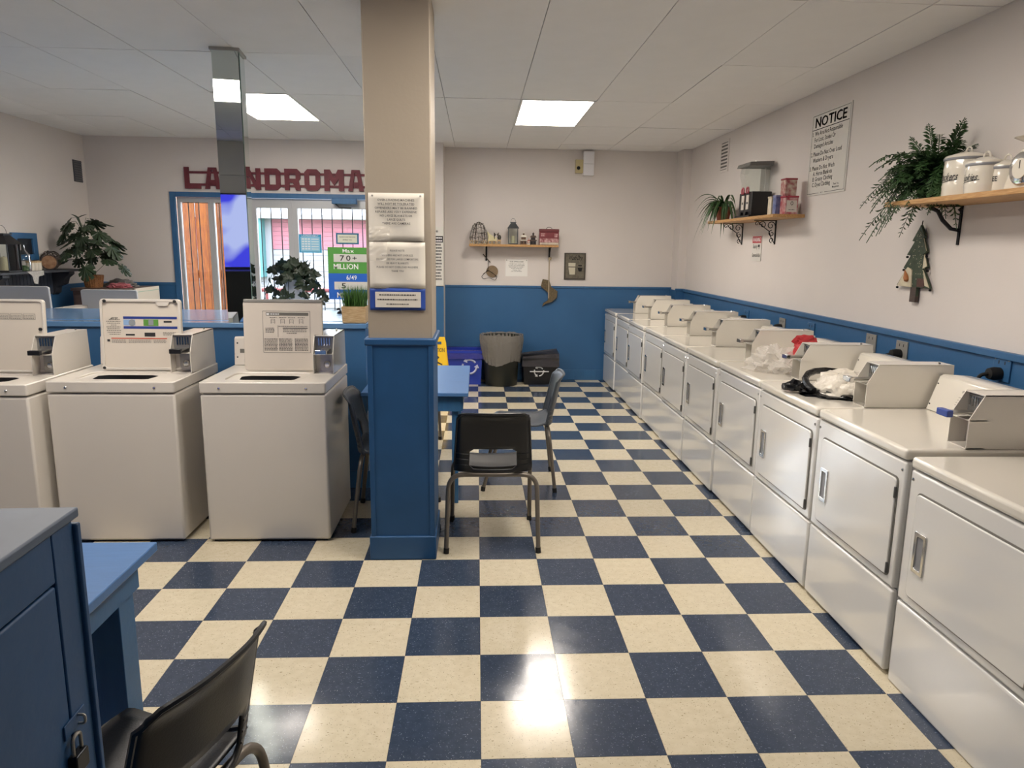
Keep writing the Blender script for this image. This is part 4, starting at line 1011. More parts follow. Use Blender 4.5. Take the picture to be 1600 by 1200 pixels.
# ------------------------------------------------------------------ bags on the dryers
def blob(seed, sx, sy_, sz, n=3, rough=.25, flat=0):
    random.seed(seed); bm = bmesh.new(); bmesh.ops.create_icosphere(bm, subdivisions=n, radius=1)
    from mathutils import noise as N
    for v in bm.verts:
        d = 1+rough*N.noise(v.co*2.2+Vector((seed*3, 0, 0)))+rough*.6*N.noise(v.co*6+Vector((seed, 5, 0)))+rough*.35*N.noise(v.co*13)
        v.co = Vector((v.co.x*d*sx, v.co.y*d*sy_, max(v.co.z*d*sz, flat)))
    return bm
FILM = film_mat('clear_plastic_film', '#f1ece4', .42, .12)
BLKF = mat('black_film', '#17181b', .25, bump=.6, bscale=30)
WHF = film_mat('milky_bag_film', '#e6dfd2', .9, .2)
REDF = mat('red_cloth', '#c23a3f', .6, bump=.4, bscale=20)
p1 = onZ(1205, 575, .93)
bg1 = thing('plastic_bag', 'crumpled clear plastic bag with red inside, lying on a dryer', 'bag', (p1.x+.05, p1.y+.03, .916))
obj('film', blob(3, .17, .17, .13, 4, .45, .0), FILM, bg1)
obj('film', blob(6, .13, .12, .10, 4, .5, .0), FILM, bg1, loc=(.10, -.10, 0))
rd = tag(obj('red_cloth', blob(9, .075, .07, .08, 3, .5, 0), REDF, loc=(p1.x+.16, p1.y-.05, .99)), 'bright red cloth showing from the clear bag', 'cloth')
obj('red_handle', blob(12, .07, .02, .045, 3, .5, -.03), REDF, bg1, loc=(.17, .02, .17))
p2 = onZ(1290, 612, .93)
bg2 = thing('trash_bag', 'milky bag with black plastic edges lying between two dryer coin boxes', 'bag', (p2.x+.10, p2.y+.0, .916))
obj('milky_part', blob(21, .16, .15, .125, 4, .22, .0), WHF, bg2, smooth=True)
obj('black_part', blob(22, .21, .15, .035, 4, .35, .0), BLKF, bg2, smooth=True)
rim = [(.20*math.cos(a*PI/9)-.0, .155*math.sin(a*PI/9), .03+.07*max(0, math.sin(a*PI/9-.3))) for a in range(1, 11)]
obj('black_edge', tube(bmesh.new(), rim, .017, 8), BLKF, bg2, smooth=True)
obj('black_knot', blob(25, .07, .055, .045, 3, .5, 0), BLKF, bg2, smooth=True, loc=(-.22, .07, .012))

# ------------------------------------------------------------------ far wall
YS = 6.70
def fw(px, py, Y=YS): return onY(px, py, Y)
a, b = fw(733, 381, 6.64), fw(873, 381, 6.64); FZ = a.z
sf = tag(obj('wall_shelf', B(a.x, b.x, 6.64, YF, FZ-.028, FZ), WOOD, bevel=.003), 'rustic plank shelf with small ornaments on the far wall', 'shelf')
for px, L in ((760, .17), (859, .14)):
    q = fw(px, 383, 6.85); bm = bmesh.new(); box(bm, q.x-.010, q.x+.010, YF-.006, YF, FZ-.028-L, FZ-.028); box(bm, q.x-.010, q.x+.010, 6.70, YF, FZ-.034, FZ-.028)
    tube(bm, [(q.x, YF-.004, FZ-.028-L*.8), (q.x, 6.72, FZ-.034)], .004, 5)
    obj('bracket', bm, IRON, sf)
def fthing(name, label, cat, px, Y=YS, group=None):
    q = fw(px, 379, Y); return thing(name, label, cat, (q.x, Y, FZ+.0005), group=group)
# twig dome
tw = fthing('twig_cloche', 'dark twig wire dome at the left end of the far shelf', 'ornament', 748)
random.seed(5); TW = mat('twig_brown', '#4a423c', .7); WHTW = mat('twig_frost', '#a9a49c', .7)
for k in range(16):
    a = 2*PI*k/16; pts = [(.095*math.cos(a)*f+random.uniform(-.008, .008), .06*math.sin(a)*f+random.uniform(-.008, .008), z) for f, z in ((1, 0), (1.1, .07), (1.0, .15), (.72, .215), (.2, .25), (-.1, .255))]
    obj('twig', tube(bmesh.new(), pts, .004, 5), TW if k % 3 else WHTW, tw)
for k in range(9):
    z = .02+k*.026; f = math.sqrt(max(0, 1-(z/.27)**2)); a0 = random.random()*6
    obj('twig', tube(bmesh.new(), [(.10*f*math.cos(a0+a*.5), .06*f*math.sin(a0+a*.5), z+random.uniform(-.015, .015)) for a in range(9)], .0035, 5), WHTW if k % 2 else TW, tw)
sl = fthing('fabric_figurine', 'cream slipper-shaped figurine with dark bow on the far shelf', 'ornament', 769.5)
obj('body', prism(bmesh.new(), [(-.06, .03), (.05, .03), (.055, .075), (.02, .085), (-.03, .12), (-.065, .15), (-.05, .08)], -.02, .02, 'y'), mat('cream_felt', '#cfc7a0', .8), sl, bevel=.006)
obj('base', B(-.06, .05, -.025, .025, 0, .03), WOODL, sl)
bm = bmesh.new(); prism(bm, [(.0, .10), (.03, .13), (.03, .07)], -.024, -.019, 'y'); prism(bm, [(.0, .10), (-.03, .13), (-.03, .07)], -.024, -.019, 'y')
obj('bow', bm, TW, sl, loc=(.045, 0, .01)); obj('bow_strap', B(.018, .026, -.026, -.02, .06, .13), IRON, sl)
eg = fthing('dark_egg', 'small dark pine-cone egg on the far shelf', 'ornament', 780); 
obj('shell', lathe(bmesh.new(), [(0, .05), (.018, .055), (.024, .08), (.017, .105), (0, .112)], 14), mat('cone_dark', '#48453f', .7, noise=.5, nscale=120), eg, smooth=True)
obj('base', B(-.02, .02, -.02, .02, 0, .052), WOODL, eg)
for k, (px, ch) in enumerate(zip((736.5, 743.5, 750, 757, 765.5, 772, 780), 'LAUNDRY')):
    q = fw(px, 379, 6.655); t = thing('letter_block', 'small wooden letter block %s at the front edge of the far shelf' % ch, 'block', (q.x, 6.662, FZ+.0005), group='letter blocks on the far shelf')
    if ch in 'L': pass
    obj('cube', B(-.020, .020, -.018, .018, 0, .040), WOODL, t, bevel=.002); obj('face', B(-.014, .014, -.0188, -.018, .006, .034), mat('block_face', '#4c4740', .6), t)
    lettering(t, (0, -.0189, 0), (1, 0, 0), (0, 0, 1), [(ch, 0, .010, .020, .013)], PAPER)
def lantern(t, w, h, m, candle=True):
    obj('base', B(-w, w, -w, w, 0, .014), m, t, bevel=.002)
    for sx in (-1, 1):
        for s2 in (-1, 1): obj('post', B(sx*w-.006*(sx > 0)*1-.0, sx*w+.006*(sx < 0), s2*w-.006*(s2 > 0), s2*w+.006*(s2 < 0), .014, h*.68), m, t)
    bm = bmesh.new(); prof = ((1.2, h*.68), (1.15, h*.70), (.5, h*.90), (.5, h*.92), (.62, h*.93), (.62, h*.95))
    rings = [[bm.verts.new((sx*w*f, s2*w*f, z)) for sx, s2 in ((-1, -1), (1, -1), (1, 1), (-1, 1))] for f, z in prof]
    for A_, B_ in zip(rings[:-1], rings[1:]):
        for k in range(4): bm.faces.new((A_[k], A_[(k+1) % 4], B_[(k+1) % 4], B_[k]))
    bm.faces.new(rings[0][::-1]); bm.faces.new(rings[-1])
    obj('roof', bm, m, t)
    for a, c in (((-w+.004, w-.004, -w+.002, -w+.004), 0), ((-w+.004, w-.004, w-.004, w-.002), 0), ((-w+.002, -w+.004, -w+.004, w-.004), 0), ((w-.004, w-.002, -w+.004, w-.004), 0)):
        obj('pane', B(*a, .014, h*.68), GLASSC, t)
    obj('handle', tube(bmesh.new(), [(w*.5*math.cos(a*PI/8), 0, h*.95+w*.75*math.sin(a*PI/8)) for a in range(9)], .002, 5), m, t)
    if candle: obj('candle', lathe(bmesh.new(), [(0, .014), (w*.45, .014), (w*.42, h*.36), (w*.1, h*.37), (0, h*.40)], 14), mat('candle_wax', '#d8cfae', .6), t, smooth=True)
ln = fthing('lantern', 'grey metal lantern with cream candle in the middle of the far shelf', 'lantern', 801.5); lantern(ln, .058, .275, mat('lantern_grey', '#53575a', .4, metal=.5))
def hut(label, px, w, h, c1, c2, Y=YS, nm='snow_house'):
    t = fthing(nm, label, 'ornament', px, Y)
    obj('wall', B(-w*.8, w*.8, -w*.6, w*.6, 0, h*.4), mat(nm+c1, c1, .7, noise=.2), t); obj('tier', B(-w, w, -w*.7, w*.7, h*.30, h*.38), mat(nm+c2, c2, .7), t)
    obj('upper_wall', B(-w*.6, w*.6, -w*.5, w*.5, h*.38, h*.58), MATS[nm+c1], t)
    bm = bmesh.new(); prism(bm, [(-w*.95, h*.58), (w*.95, h*.58), (w*.6, h*.74), (-w*.6, h*.74)], -w*.7, w*.7, 'y'); obj('roof', bm, MATS[nm+c2], t)
    obj('cupola', B(-w*.22, w*.22, -w*.2, w*.2, h*.74, h*.88), MATS[nm+c1], t); bm = bmesh.new(); prism(bm, [(-w*.35, h*.88), (w*.35, h*.88), (0, h)], -w*.3, w*.3, 'y'); obj('cupola_roof', bm, MATS[nm+c2], t)
    for sx in (-1, 1): obj('window', B(sx*w*.42-w*.15, sx*w*.42+w*.15, -w*.62, -w*.6, h*.08, h*.24), IRON, t)
hut('small two-tier wooden house with white snowy roof on the far shelf', 818, .044, .150, '#6b5240', '#dcd6c8')
hut('small dark two-tier wooden house on the far shelf', 833, .042, .145, '#2f2a2b', '#57473f')
hut('tiny cream and red house between the two wooden houses', 826, .016, .075, '#d8cfc2', '#a14a3e', Y=6.665)
lb_ = fthing('lunch_tin', 'dark red tin lunch box with wire handle at the right of the far shelf', 'tin', 857.5)
obj('body', B(-.116, .116, -.04, .04, 0, .150), mat('lunch_red', '#7c3037', .4, noise=.2, nscale=15), lb_, bevel=.006); obj('lid', B(-.118, .118, -.042, .042, .150, .185), mat('lunch_dark_red', '#6a2a2e', .4), lb_, bevel=.005)
obj('picture_band', B(-.112, .112, -.0415, -.040, .028, .075), mat('lunch_pink', '#c9a3a0', .6, col2='#8a4a4e', nscale=40), lb_); obj('snow_band', B(-.112, .112, -.0415, -.040, .002, .026), mat('lunch_cream', '#c9bfae', .6, noise=.2), lb_)
obj('picture_house', B(-.10, -.05, -.0425, -.040, .10, .135), MATS['lunch_pink'], lb_); obj('picture_house', B(.06, .10, -.0425, -.040, .09, .13), MATS['lunch_pink'], lb_)
obj('handle', tube(bmesh.new(), [(.035*math.cos(a*PI/8), 0, .185+.022*math.sin(a*PI/8)) for a in range(9)], .003, 6), IRON, lb_)

# notices / pictures on far wall
def fplate(name, label, cat, x0, y0, x1, y1, t_, m_, nm):
    a = onY(x0, y0, YF); b = onY(x1, y1, YF); w, h = (b.x-a.x)/2, (a.z-b.z)/2
    t = thing(name, label, cat, ((a.x+b.x)/2, YF, (a.z+b.z)/2)); obj(nm, B(-w, w, -t_, -.0005, -h, h), m_, t, bevel=.001)
    return t, w, h
t, w, h = fplate('notice_sheet', 'white typed notice pinned under the far wall shelf', 'notice', 790, 405, 824, 432, .002, mat('white_sheet', '#f0eee9', .6), 'sheet')
lettering(t, (0, -.0021, 0), (1, 0, 0), (0, 0, 1), [('OUR APPOLOGIES', 0, h*.66, .012, w*1.25), ('YOU MAY NOT OVERLOAD', 0, h*.42, .009, w*1.4), ('DO NOT SIT ON MACHINES', 0, h*.24, .009, w*1.45), ('PLEASE REMOVE LAUNDRY', 0, h*.06, .009, w*1.35), ('WHEN FINISHED', 0, -h*.12, .008, w*1.0), ('THANK YOU', 0, -h*.30, .008, w*.7), ('FOR YOUR BUSINESS', 0, -h*.44, .008, w*.95)], INK)
for sx in (-1, 1): obj('pin', B(sx*w*.9-.004, sx*w*.9+.004, -.006, -.002, h*.86, h*.95), INK, t)
t, w, h = fplate('framed_picture', 'small dark grey picture of a wash tub on the far wall', 'picture', 882, 395, 914, 437, .018, mat('picture_frame_dark', '#4b463c', .6, noise=.2), 'frame')
obj('picture', B(-w*.86, w*.86, -.0195, -.018, -h*.9, h*.9), mat('picture_ground', '#716b5d', .7, noise=.3, nscale=30), t)
bm = bmesh.new(); prism(bm, [(-w*.6, -h*.1), (-w*.62, h*.25), (w*.05, h*.25), (w*.03, -h*.1), (w*.0, -h*.62), (-w*.5, -h*.62)], -.021, -.0195, 'y'); obj('tub_shape', bm, mat('picture_cream', '#c9c3ae', .7), t)
bm = bmesh.new(); box(bm, -w*.62, w*.05, -.022, -.0205, -h*.07, -h*.02); prism(bm, [(w*.25, -h*.1), (w*.7, -h*.1), (w*.62, -h*.38), (w*.35, -h*.38)], -.021, -.0195, 'y'); box(bm, w*.3, w*.65, -.021, -.0195, h*.02, h*.10); obj('kettle_shape', bm, IRON, t)
lettering(t, (0, -.0198, 0), (1, 0, 0), (0, 0, 1), [('Wash Dry', 0, h*.48, .055, w*1.3)], IRON, slant=.3)
# wire hoop ornament
q = fw(764.5, 402, YF-.02); t = thing('hoop_ornament', 'round woven hoop with twisted wire hanger on the far wall', 'ornament', (q.x, YF-.02, q.z))
def rel(px, py, Y): v = onY(px, py, Y); return (v.x-q.x, Y-(YF-.02), v.z-q.z)
obj('disc', lathe(bmesh.new(), [(0, 0), (.072, 0), (.072, .008), (0, .008)], 28, M=Matrix.Translation(rel(769, 424, YF-.01)) @ Matrix.Rotation(PI/2, 4, 'X')), mat('woven_tan', '#8f7a60', .8, noise=.3, nscale=90), t)
obj('wire', tube(bmesh.new(), arc_pts([rel(*p_, YF-.03) for p_ in ((763, 408), (763, 421), (752, 432), (755, 436), (764, 434), (774, 438), (777, 432), (763, 422), (755, 428))], .02), .0035, 6), IRON, t)
obj('wire', tube(bmesh.new(), [rel(755, 397, YF-.02), rel(759, 402, YF-.03), rel(766, 410, YF-.02)], .006, 6), TW, t)
# hanging boot on ribbon
q = fw(858, 404, YF-.03); t = thing('boot_ornament', 'brown fabric boot ornament hanging from a ribbon below the far shelf', 'ornament', (q.x, YF-.03, q.z))
def rel2(px, py): v = onY(px, py, YF-.03); return (v.x-q.x, v.z-q.z)
bt = [rel2(*p_) for p_ in ((848, 436), (858, 438), (861, 448), (871, 455), (870, 465), (862, 472), (852, 475), (847, 479), (849, 474), (856, 469), (857, 458), (845, 448))]
obj('boot', prism(bmesh.new(), bt, -.02, .02, 'y'), mat('burlap', '#6f6149', .85, noise=.35, nscale=60), t, bevel=.004)
ra, rb_ = rel2(858, 404), rel2(857, 466)
obj('ribbon', B(ra[0]-.006, ra[0]+.008, -.026, -.022, rb_[1], ra[1]), mat('ribbon_cream', '#a3967f', .8), t)
obj('knot', lathe(bmesh.new(), [(0, -.02), (.022, -.01), (.022, .01), (0, .02)], 12, c=(ra[0]+.01, -.01, ra[1])), MATS['ribbon_cream'], t, smooth=True)
# emergency light boxes
t, w, h = fplate('emergency_light_box', 'white wall box near the ceiling of the far wall', 'alarm', 911, 238, 926, 275, .09, mat('box_white', '#ecebee', .4), 'case'); obj('seam', B(-w*.9, w*.9, -.092, -.089, -h*.05, -h*.03), GREYM, t)
t, w, h = fplate('alarm_bell', 'small yellowed alarm sounder beside the white wall box', 'alarm', 899, 250, 910, 271, .05, mat('yellowed_plastic', '#c9bb8d', .5), 'case'); obj('grille', lathe(bmesh.new(), [(0, 0), (.022, 0), (.020, .01), (0, .01)], 14, M=Matrix.Translation((-.01, -.05, -.02)) @ Matrix.Rotation(PI/2, 4, 'X')), IRON, t)
# vertical sign on strip
t = thing('rules_sign', 'tall narrow white sign with black heading on the strip right of the pillar', 'sign', (-.455, YLW-.02, 1.525)); 
obj('board', B(-.095, .044, -.004, .004, -.338, .338), mat('sign_white', '#d9d6cf', .4), t); obj('heading_block', B(-.06, .040, -.0055, -.004, .16, .235), INK, t)
bm = bmesh.new(); fake_lines(bm, (0, -.0052, 0), (1, 0, 0), (0, 0, 1), -.05, .03, .205, .016); fake_lines(bm, (0, -.0052, 0), (1, 0, 0), (0, 0, 1), -.05, .03, .172, .016); obj('heading_print', bm, WHITEP, t)
bm = bmesh.new()
for k_ in range(12): fake_lines(bm, (0, -.0036, 0), (1, 0, 0), (0, 0, 1), -.055, random.uniform(0, .03), .125-k_*.036, .020)
obj('print', bm, INK, t)
obj('clip', lathe(bmesh.new(), [(0, 0), (.014, .0), (.012, .012), (0, .014)], 12, M=Matrix.Translation((-.03, -.004, .29)) @ Matrix.Rotation(PI/2, 4, 'X')), STEEL, t)

# ------------------------------------------------------------------ bins and wet floor signs
bb = thing('recycling_box', 'blue recycling box with white arrows emblem and liner at the far wall', 'bin', (-.175, 6.66, 0))
def openbox(w0, d0, w1, d1, h, t_=.006):
    bm = bmesh.new(); L = []
    for w, d, z in ((w0, d0, 0), (w1, d1, h), (w1-t_, d1-t_, h), (w0-t_, d0-t_, t_)): L.append([bm.verts.new((sx*w, s2*d, z)) for sx, s2 in ((-1, -1), (1, -1), (1, 1), (-1, 1))])
    for A_, B_ in zip(L[:-1], L[1:]):
        for k in range(4): bm.faces.new((A_[k], A_[(k+1) % 4], B_[(k+1) % 4], B_[k]))
    bm.faces.new(L[0][::-1]); bm.faces.new(L[-1]); return bm
obj('box', openbox(.205, .13, .225, .155, .41), BINBLUE, bb); obj('rim', ringplate(bmesh.new(), rrect(-.232, .232, -.162, .162, .01), rrect(-.215, .215, -.145, .145, .01), .385, .415), BINBLUE, bb)
obj('liner', openbox(.236, .166, .228, .158, .11, .003), film_mat('blue_liner_film', '#4a4fae', .6, .2), bb, loc=(0, 0, .315))
def recycle(par, c, r_, m_, Y):
    for k in range(3):
        a0 = PI/2+k*2*PI/3; pts = [(c[0]+r_*math.cos(a0-.95+q*.27), Y, c[1]+r_*math.sin(a0-.95+q*.27)) for q in range(6)]
        bm = bmesh.new(); tube(bm, pts, r_*.14, 4)
        e = Vector(pts[-1]); d_ = (Vector(pts[-1])-Vector(pts[-2])).normalized(); s2 = Vector((-d_.z, 0, d_.x))
        v = [bm.verts.new(e+s2*r_*.38+Vector((0, -.003, 0))), bm.verts.new(e-s2*r_*.38+Vector((0, -.003, 0))), bm.verts.new(e+d_*r_*.5+Vector((0, -.003, 0)))]; bm.faces.new(v)
        obj('arrow_mark', bm, m_, par)
recycle(bb, (.07, .22), .085, mat('mark_pale', '#c5cbe6', .5), -.150)
gc = thing('garbage_bin', 'tall round black garbage bin with grey plastic liner folded over', 'bin', (.28, 6.56, 0))
obj('bin', lathe(bmesh.new(), [(0, 0), (.185, 0), (.195, .02), (.225, .57), (.235, .60), (.222, .60), (.19, .03), (0, .03)], 36), BINBLK, gc, smooth=True)
random.seed(8); bm = bmesh.new(); seg = 60; prof = ((.205, .50), (.225, .605), (.255, .615), (.262, .55), (.245, .40), (.228, .29)); rings = []
for k, (r_, z) in enumerate(prof):
    rings.append([bm.verts.new(((r_+(.010 if k else 0)*math.sin(a*2.9+k)*random.uniform(.4, 1))*math.cos(2*PI*a/seg), (r_+(.010 if k else 0)*math.sin(a*2.9+k)*random.uniform(.4, 1))*math.sin(2*PI*a/seg), z+(random.uniform(-.006, .006) if k > 1 else 0)-(.03*(math.sin(2*PI*a/seg*3+1)+.3) if k == 5 else 0))) for a in range(seg)])
for A_, B_ in zip(rings[:-1], rings[1:]):
    for k in range(seg): bm.faces.new((A_[k], A_[(k+1) % seg], B_[(k+1) % seg], B_[k]))
obj('liner', bm, film_mat('grey_liner_film', '#8d8982', .75, .25), gc, smooth=True)
kb = thing('recycling_box', 'black recycling box with white round emblem and clear liner', 'bin', (.755, 6.66, 0))
obj('box', openbox(.195, .13, .215, .155, .325), BLACK, kb); obj('rim', ringplate(bmesh.new(), rrect(-.222, .222, -.162, .162, .01), rrect(-.205, .205, -.145, .145, .01), .30, .33), BLACK, kb)
bm = openbox(.228, .168, .221, .158, .10, .003); random.seed(4)
for v in bm.verts: v.co.z += random.uniform(-.02, .02)+(.03 if v.co.x > 0 and v.co.z > .05 else -.02)
obj('liner', bm, film_mat('dark_liner_film', '#4c4a4f', .6, .2), kb, loc=(0, 0, .26))
recycle(kb, (-.02, .165), .055, mat('mark_white', '#d8d8d8', .5), -.148); obj('mark_bar', B(-.13, .10, -.158, -.152, .16, .172), MATS['mark_white'], kb)
def aframe(label, loc, rz, folded=False):
    t = thing('wet_floor_sign', label, 'sign', loc, rz)
    for s in ((-1, 1) if not folded else (-1, 1)):
        sp_ = .012 if folded else .14; H_ = .665
        bm = bmesh.new(); out = [(-.155, 0), (.155, 0), (.10, H_*.90), (.085, H_), (-.085, H_), (-.10, H_*.90)]
        inn = [(-.05, H_-.085), (.05, H_-.085), (.05, H_-.07), (.05, H_-.05), (-.05, H_-.05), (-.05, H_-.07)]
        ringplate(bm, out, inn, -.004, .004, 'y')
        Mx = Matrix.Translation((0, s*sp_, 0)) @ Matrix.Rotation(s*math.atan2(sp_-.006, H_), 4, 'X')
        for v in bm.verts: v.co = Mx @ v.co
        p_ = obj('panel', bm, YELLOW, t, bevel=.002)
        if s == -1:
            o = Mx @ Vector((0, -.0045, 0)); u_ = (Mx.to_3x3() @ Vector((0, 0, 1)))
            lettering(p_, o, (1, 0, 0), u_, [('CAUTION', 0, .50, .045, .17)], INK)
            bm = bmesh.new()
            tube(bm, [(0, 0, .40), (-.02, 0, .33), (-.01, 0, .27)], .014, 6); tube(bm, [(-.01, 0, .27), (.05, 0, .22), (.07, 0, .15)], .011, 6); tube(bm, [(-.01, 0, .27), (-.02, 0, .20), (-.06, 0, .16)], .011, 6); tube(bm, [(0, 0, .39), (.06, 0, .36)], .009, 6); tube(bm, [(0, 0, .39), (-.06, 0, .42)], .009, 6)
            lathe(bm, [(0, -.02), (.018, 0), (0, .02)], 8, c=(.01, 0, .44))
            for v in bm.verts: v.co = Vector((v.co.x, v.co.y*.1-.006, v.co.z)); v.co = Mx @ v.co
            obj('falling_figure', bm, INK, p_)
aframe('yellow wet floor sign standing beyond the small blue table', (-.46, 5.90, 0), 0)
aframe('folded yellow wet floor sign leaning behind the pillar, only its edge visible', (-.455, 1.975, 0), 0, True)

# ------------------------------------------------------------------ LAUNDROMAT letters
LW_, LH = .176, .235
def letter_polys(c):
    s = .052; w, h = LW_, LH
    return {
     'L': [[(0, 0), (w, 0), (w, s), (s, s), (s, h), (0, h)]],
     'A': [[(0, 0), (s, 0), (w*.5-.012, h-s*.6), (w*.5+.012, h-s*.6), (w-s, 0), (w, 0), (w*.5+.045, h), (w*.5-.045, h)], [(w*.28, h*.24), (w*.72, h*.24), (w*.66, h*.42), (w*.34, h*.42)]],
     'U': [[(0, .03), (.03, 0), (w-.03, 0), (w, .03), (w, h), (w-s, h), (w-s, s), (s, s), (s, h), (0, h)]],
     'N': [[(0, 0), (s, 0), (s, h), (0, h)], [(w-s, 0), (w, 0), (w, h), (w-s, h)], [(s, h), (s, h*.62), (w-s, 0), (w-s, h*.38)]],
     'D': [[(0, 0), (s, 0), (s, h), (0, h)], [(s, 0), (w-.035, 0), (w, .035), (w, h-.035), (w-.035, h), (s, h), (s, h-s), (w-s, h-s), (w-s, s), (s, s)]],
     'R': [[(0, 0), (s, 0), (s, h), (0, h)], [(s, h), (s, h-s), (w-s, h-s), (w-s, h*.5+.01), (s, h*.5+.01), (s, h*.5-.035), (w*.52, h*.5-.035), (w-s, 0), (w, 0), (w-.02, h*.45), (w, h*.55), (w, h-.035), (w-.035, h)]],
     'O': [[(.035, 0), (w-.035, 0), (w, .035), (w, h-.035), (w-.035, h), (w*.5, h), (w*.5, h-s), (w-s, h-s), (w-s, s), (w*.5, s), (s, s), (s, h-s), (w*.5, h-s), (w*.5, h), (.035, h), (0, h-.035), (0, .035)]],
     'M': [[(0, 0), (s*.9, 0), (s*.9, h*.55), (w*.5, h*.25), (w-s*.9, h*.55), (w-s*.9, 0), (w, 0), (w, h), (w-s, h), (w*.5, h*.62), (s, h), (0, h)]],
     'T': [[(w*.5-s/2, 0), (w*.5+s/2, 0), (w*.5+s/2, h-s), (w, h-s), (w, h), (0, h), (0, h-s), (w*.5-s/2, h-s)]]}[c]
a = fw(290, 300, YLW-.02); sg = thing('laundromat_sign', 'dark red wooden cut-out letters reading LAUNDROMAT above the entrance', 'sign', (a.x, YLW-.02, 2.245))
x = 0
for ch in 'LAUNDROMAT':
    bm = bmesh.new(); kx = 1.25 if ch == 'M' else 1
    for p_ in letter_polys(ch): prism(bm, [(x+a_*kx, b_) for a_, b_ in p_], -.012, .008, 'y')
    obj('letter', bm, REDW, sg); x += LW_*kx+.046
obj('bar', B(-.0, x, -.002, .014, .168, .192), REDW, sg); obj('bar', B(-.0, x, -.002, .014, .035, .060), REDW, sg)

# notices on the glass
def gplate(name, label, cat, x0, y0, x1, y1, m_, t_=.006, Y=YLW+.045):
    a = onY(x0, y0, Y); b = onY(x1, y1, Y); w, h = (b.x-a.x)/2, (a.z-b.z)/2
    t = thing(name, label, cat, ((a.x+b.x)/2, Y, (a.z+b.z)/2)); obj('panel', B(-w, w, -t_, 0, -h, h), m_, t); return t, w, h
SKY_ = mat('cyan_card', '#3f9fcf', .5); PW = mat('paper_white', '#e6e8ea', .5)
t, w, h = gplate('notice_card', 'bright blue card with white grid of opening hours on the door glass', 'notice', 467, 366, 503, 395, SKY_)
obj('sheet', B(-w*.86, w*.86, -.0075, -.006, -h*.88, h*.72), mat('pale_cyan', '#8fc6e4', .5), t); lettering(t, (0, -.0077, 0), (1, 0, 0), (0, 0, 1), [('LAUNDROMAT', 0, h*.76, h*.16, w*1.5)], PW)
bm = bmesh.new()
for rr_ in range(5):
    for cc in range(3): box(bm, -w*.75+cc*w*.27, -w*.75+cc*w*.27+w*.2, -.009, -.0075, h*.42-rr_*h*.27, h*.42-rr_*h*.27+h*.14)
    box(bm, w*.1, w*.75, -.009, -.0075, h*.44-rr_*h*.27, h*.44-rr_*h*.27+h*.08)
obj('print', bm, PW, t)
t, w, h = gplate('framed_notice', 'small notice in a teal blue frame on the door glass', 'notice', 525, 364, 561, 382, mat('teal_frame', '#2e6b94', .5), .012)
obj('sheet', B(-w*.86, w*.86, -.0135, -.012, -h*.72, h*.72), PAPER, t); lettering(t, (0, -.0137, 0), (1, 0, 0), (0, 0, 1), [('PLEASE CLOSE THE DOOR', 0, h*.2, h*.2, w*1.4), ('BEHIND YOU', 0, -h*.3, h*.2, w*.8)], INK)
a = onY(512, 386, 6.3); b = onY(578, 468, 6.3); w, h = (b.x-a.x)/2+.0, (a.z-b.z)/2
t = thing('lottery_sign', 'green and blue lottery jackpot sign reading 70 MILLION by the door', 'sign', ((a.x+b.x)/2, 6.3, (a.z+b.z)/2))
LG, LB = mat('lotto_green', '#4f9440', .5), mat('lotto_blue', '#1f5fbf', .5)
obj('green_panel', B(-w, w, -.01, .01, 0.0, h), LG, t); obj('blue_panel', B(-w, w, -.01, .01, -h, 0.0), LB, t)
obj('window_strip', B(-w*.72, w*.95, -.013, -.010, h*.44, h*.74), mat('strip_grey', '#c9c9c4', .4), t); obj('window_strip', B(-w*.72, w*.95, -.013, -.010, -h*.62, -h*.32), MATS['strip_grey'], t)
oo = (0, -.0135, 0); R3 = (1, 0, 0); U3 = (0, 0, 1)
lettering(t, (0, -.0102, 0), R3, U3, [('Max', -.0, h*.80, h*.13, w*.55), ('MILLION', -.03, h*.17, h*.20, w*1.2), ('6/49', .03, -h*.24, h*.17, w*.5), ('MILLION', -.0, -h*.93, h*.2, w*1.2)], WHITEP)
for c_ in (('7', -.07, h*.49, h*.2, .05), ('0', .0, h*.49, h*.2, .05), ('+', .07, h*.51, h*.16, .05), ('5', -.06, -h*.57, h*.2, .05)): lettering(t, oo, R3, U3, [c_], INK, 'digit')
obj('stand', B(-w*.5, -w*.47, .0, .012, -(t.location.z), -h), IRON, t); obj('stand', B(w*.47, w*.5, .0, .012, -(t.location.z), -h), IRON, t); obj('foot', B(-w*.7, w*.7, -.12, .12, -(t.location.z), -(t.location.z)+.012), IRON, t)

# ------------------------------------------------------------------ things on the ledge
LZ = 1.13
pb_ = thing('grass_planter', 'square pale wood box of upright artificial grass on the ledge end', 'plant', (-.83, 2.80, LZ))
ob_ = obj('box', openbox(.075, .075, .08, .08, .108, .008), WOODL, pb_, bevel=.001)
obj('soil', B(-.07, .07, -.07, .07, .09, .095), mat('soil', '#3a2d22', .9), pb_)
random.seed(2); bm = bmesh.new()
for k in range(420):
    x0, y0 = random.uniform(-.066, .066), random.uniform(-.066, .066); a = random.uniform(0, 2*PI); lean = random.uniform(0, .045); hh_ = random.uniform(.11, .165); w_ = .0018
    p0 = Vector((x0, y0, .09)); p1_ = p0+Vector((math.cos(a)*lean*.4+x0*.15, math.sin(a)*lean*.4+y0*.15, hh_*.55)); p2_ = p0+Vector((math.cos(a)*lean+x0*.4, math.sin(a)*lean+y0*.4, hh_)); s2 = Vector((math.cos(a+1.57), math.sin(a+1.57), 0))*w_
    v = [bm.verts.new(q_) for q_ in (p0-s2, p0+s2, p1_+s2, p2_, p1_-s2)]; bm.faces.new(v)
g_ = obj('grass', bm, GRASS, pb_); g_['kind'] = 'stuff'
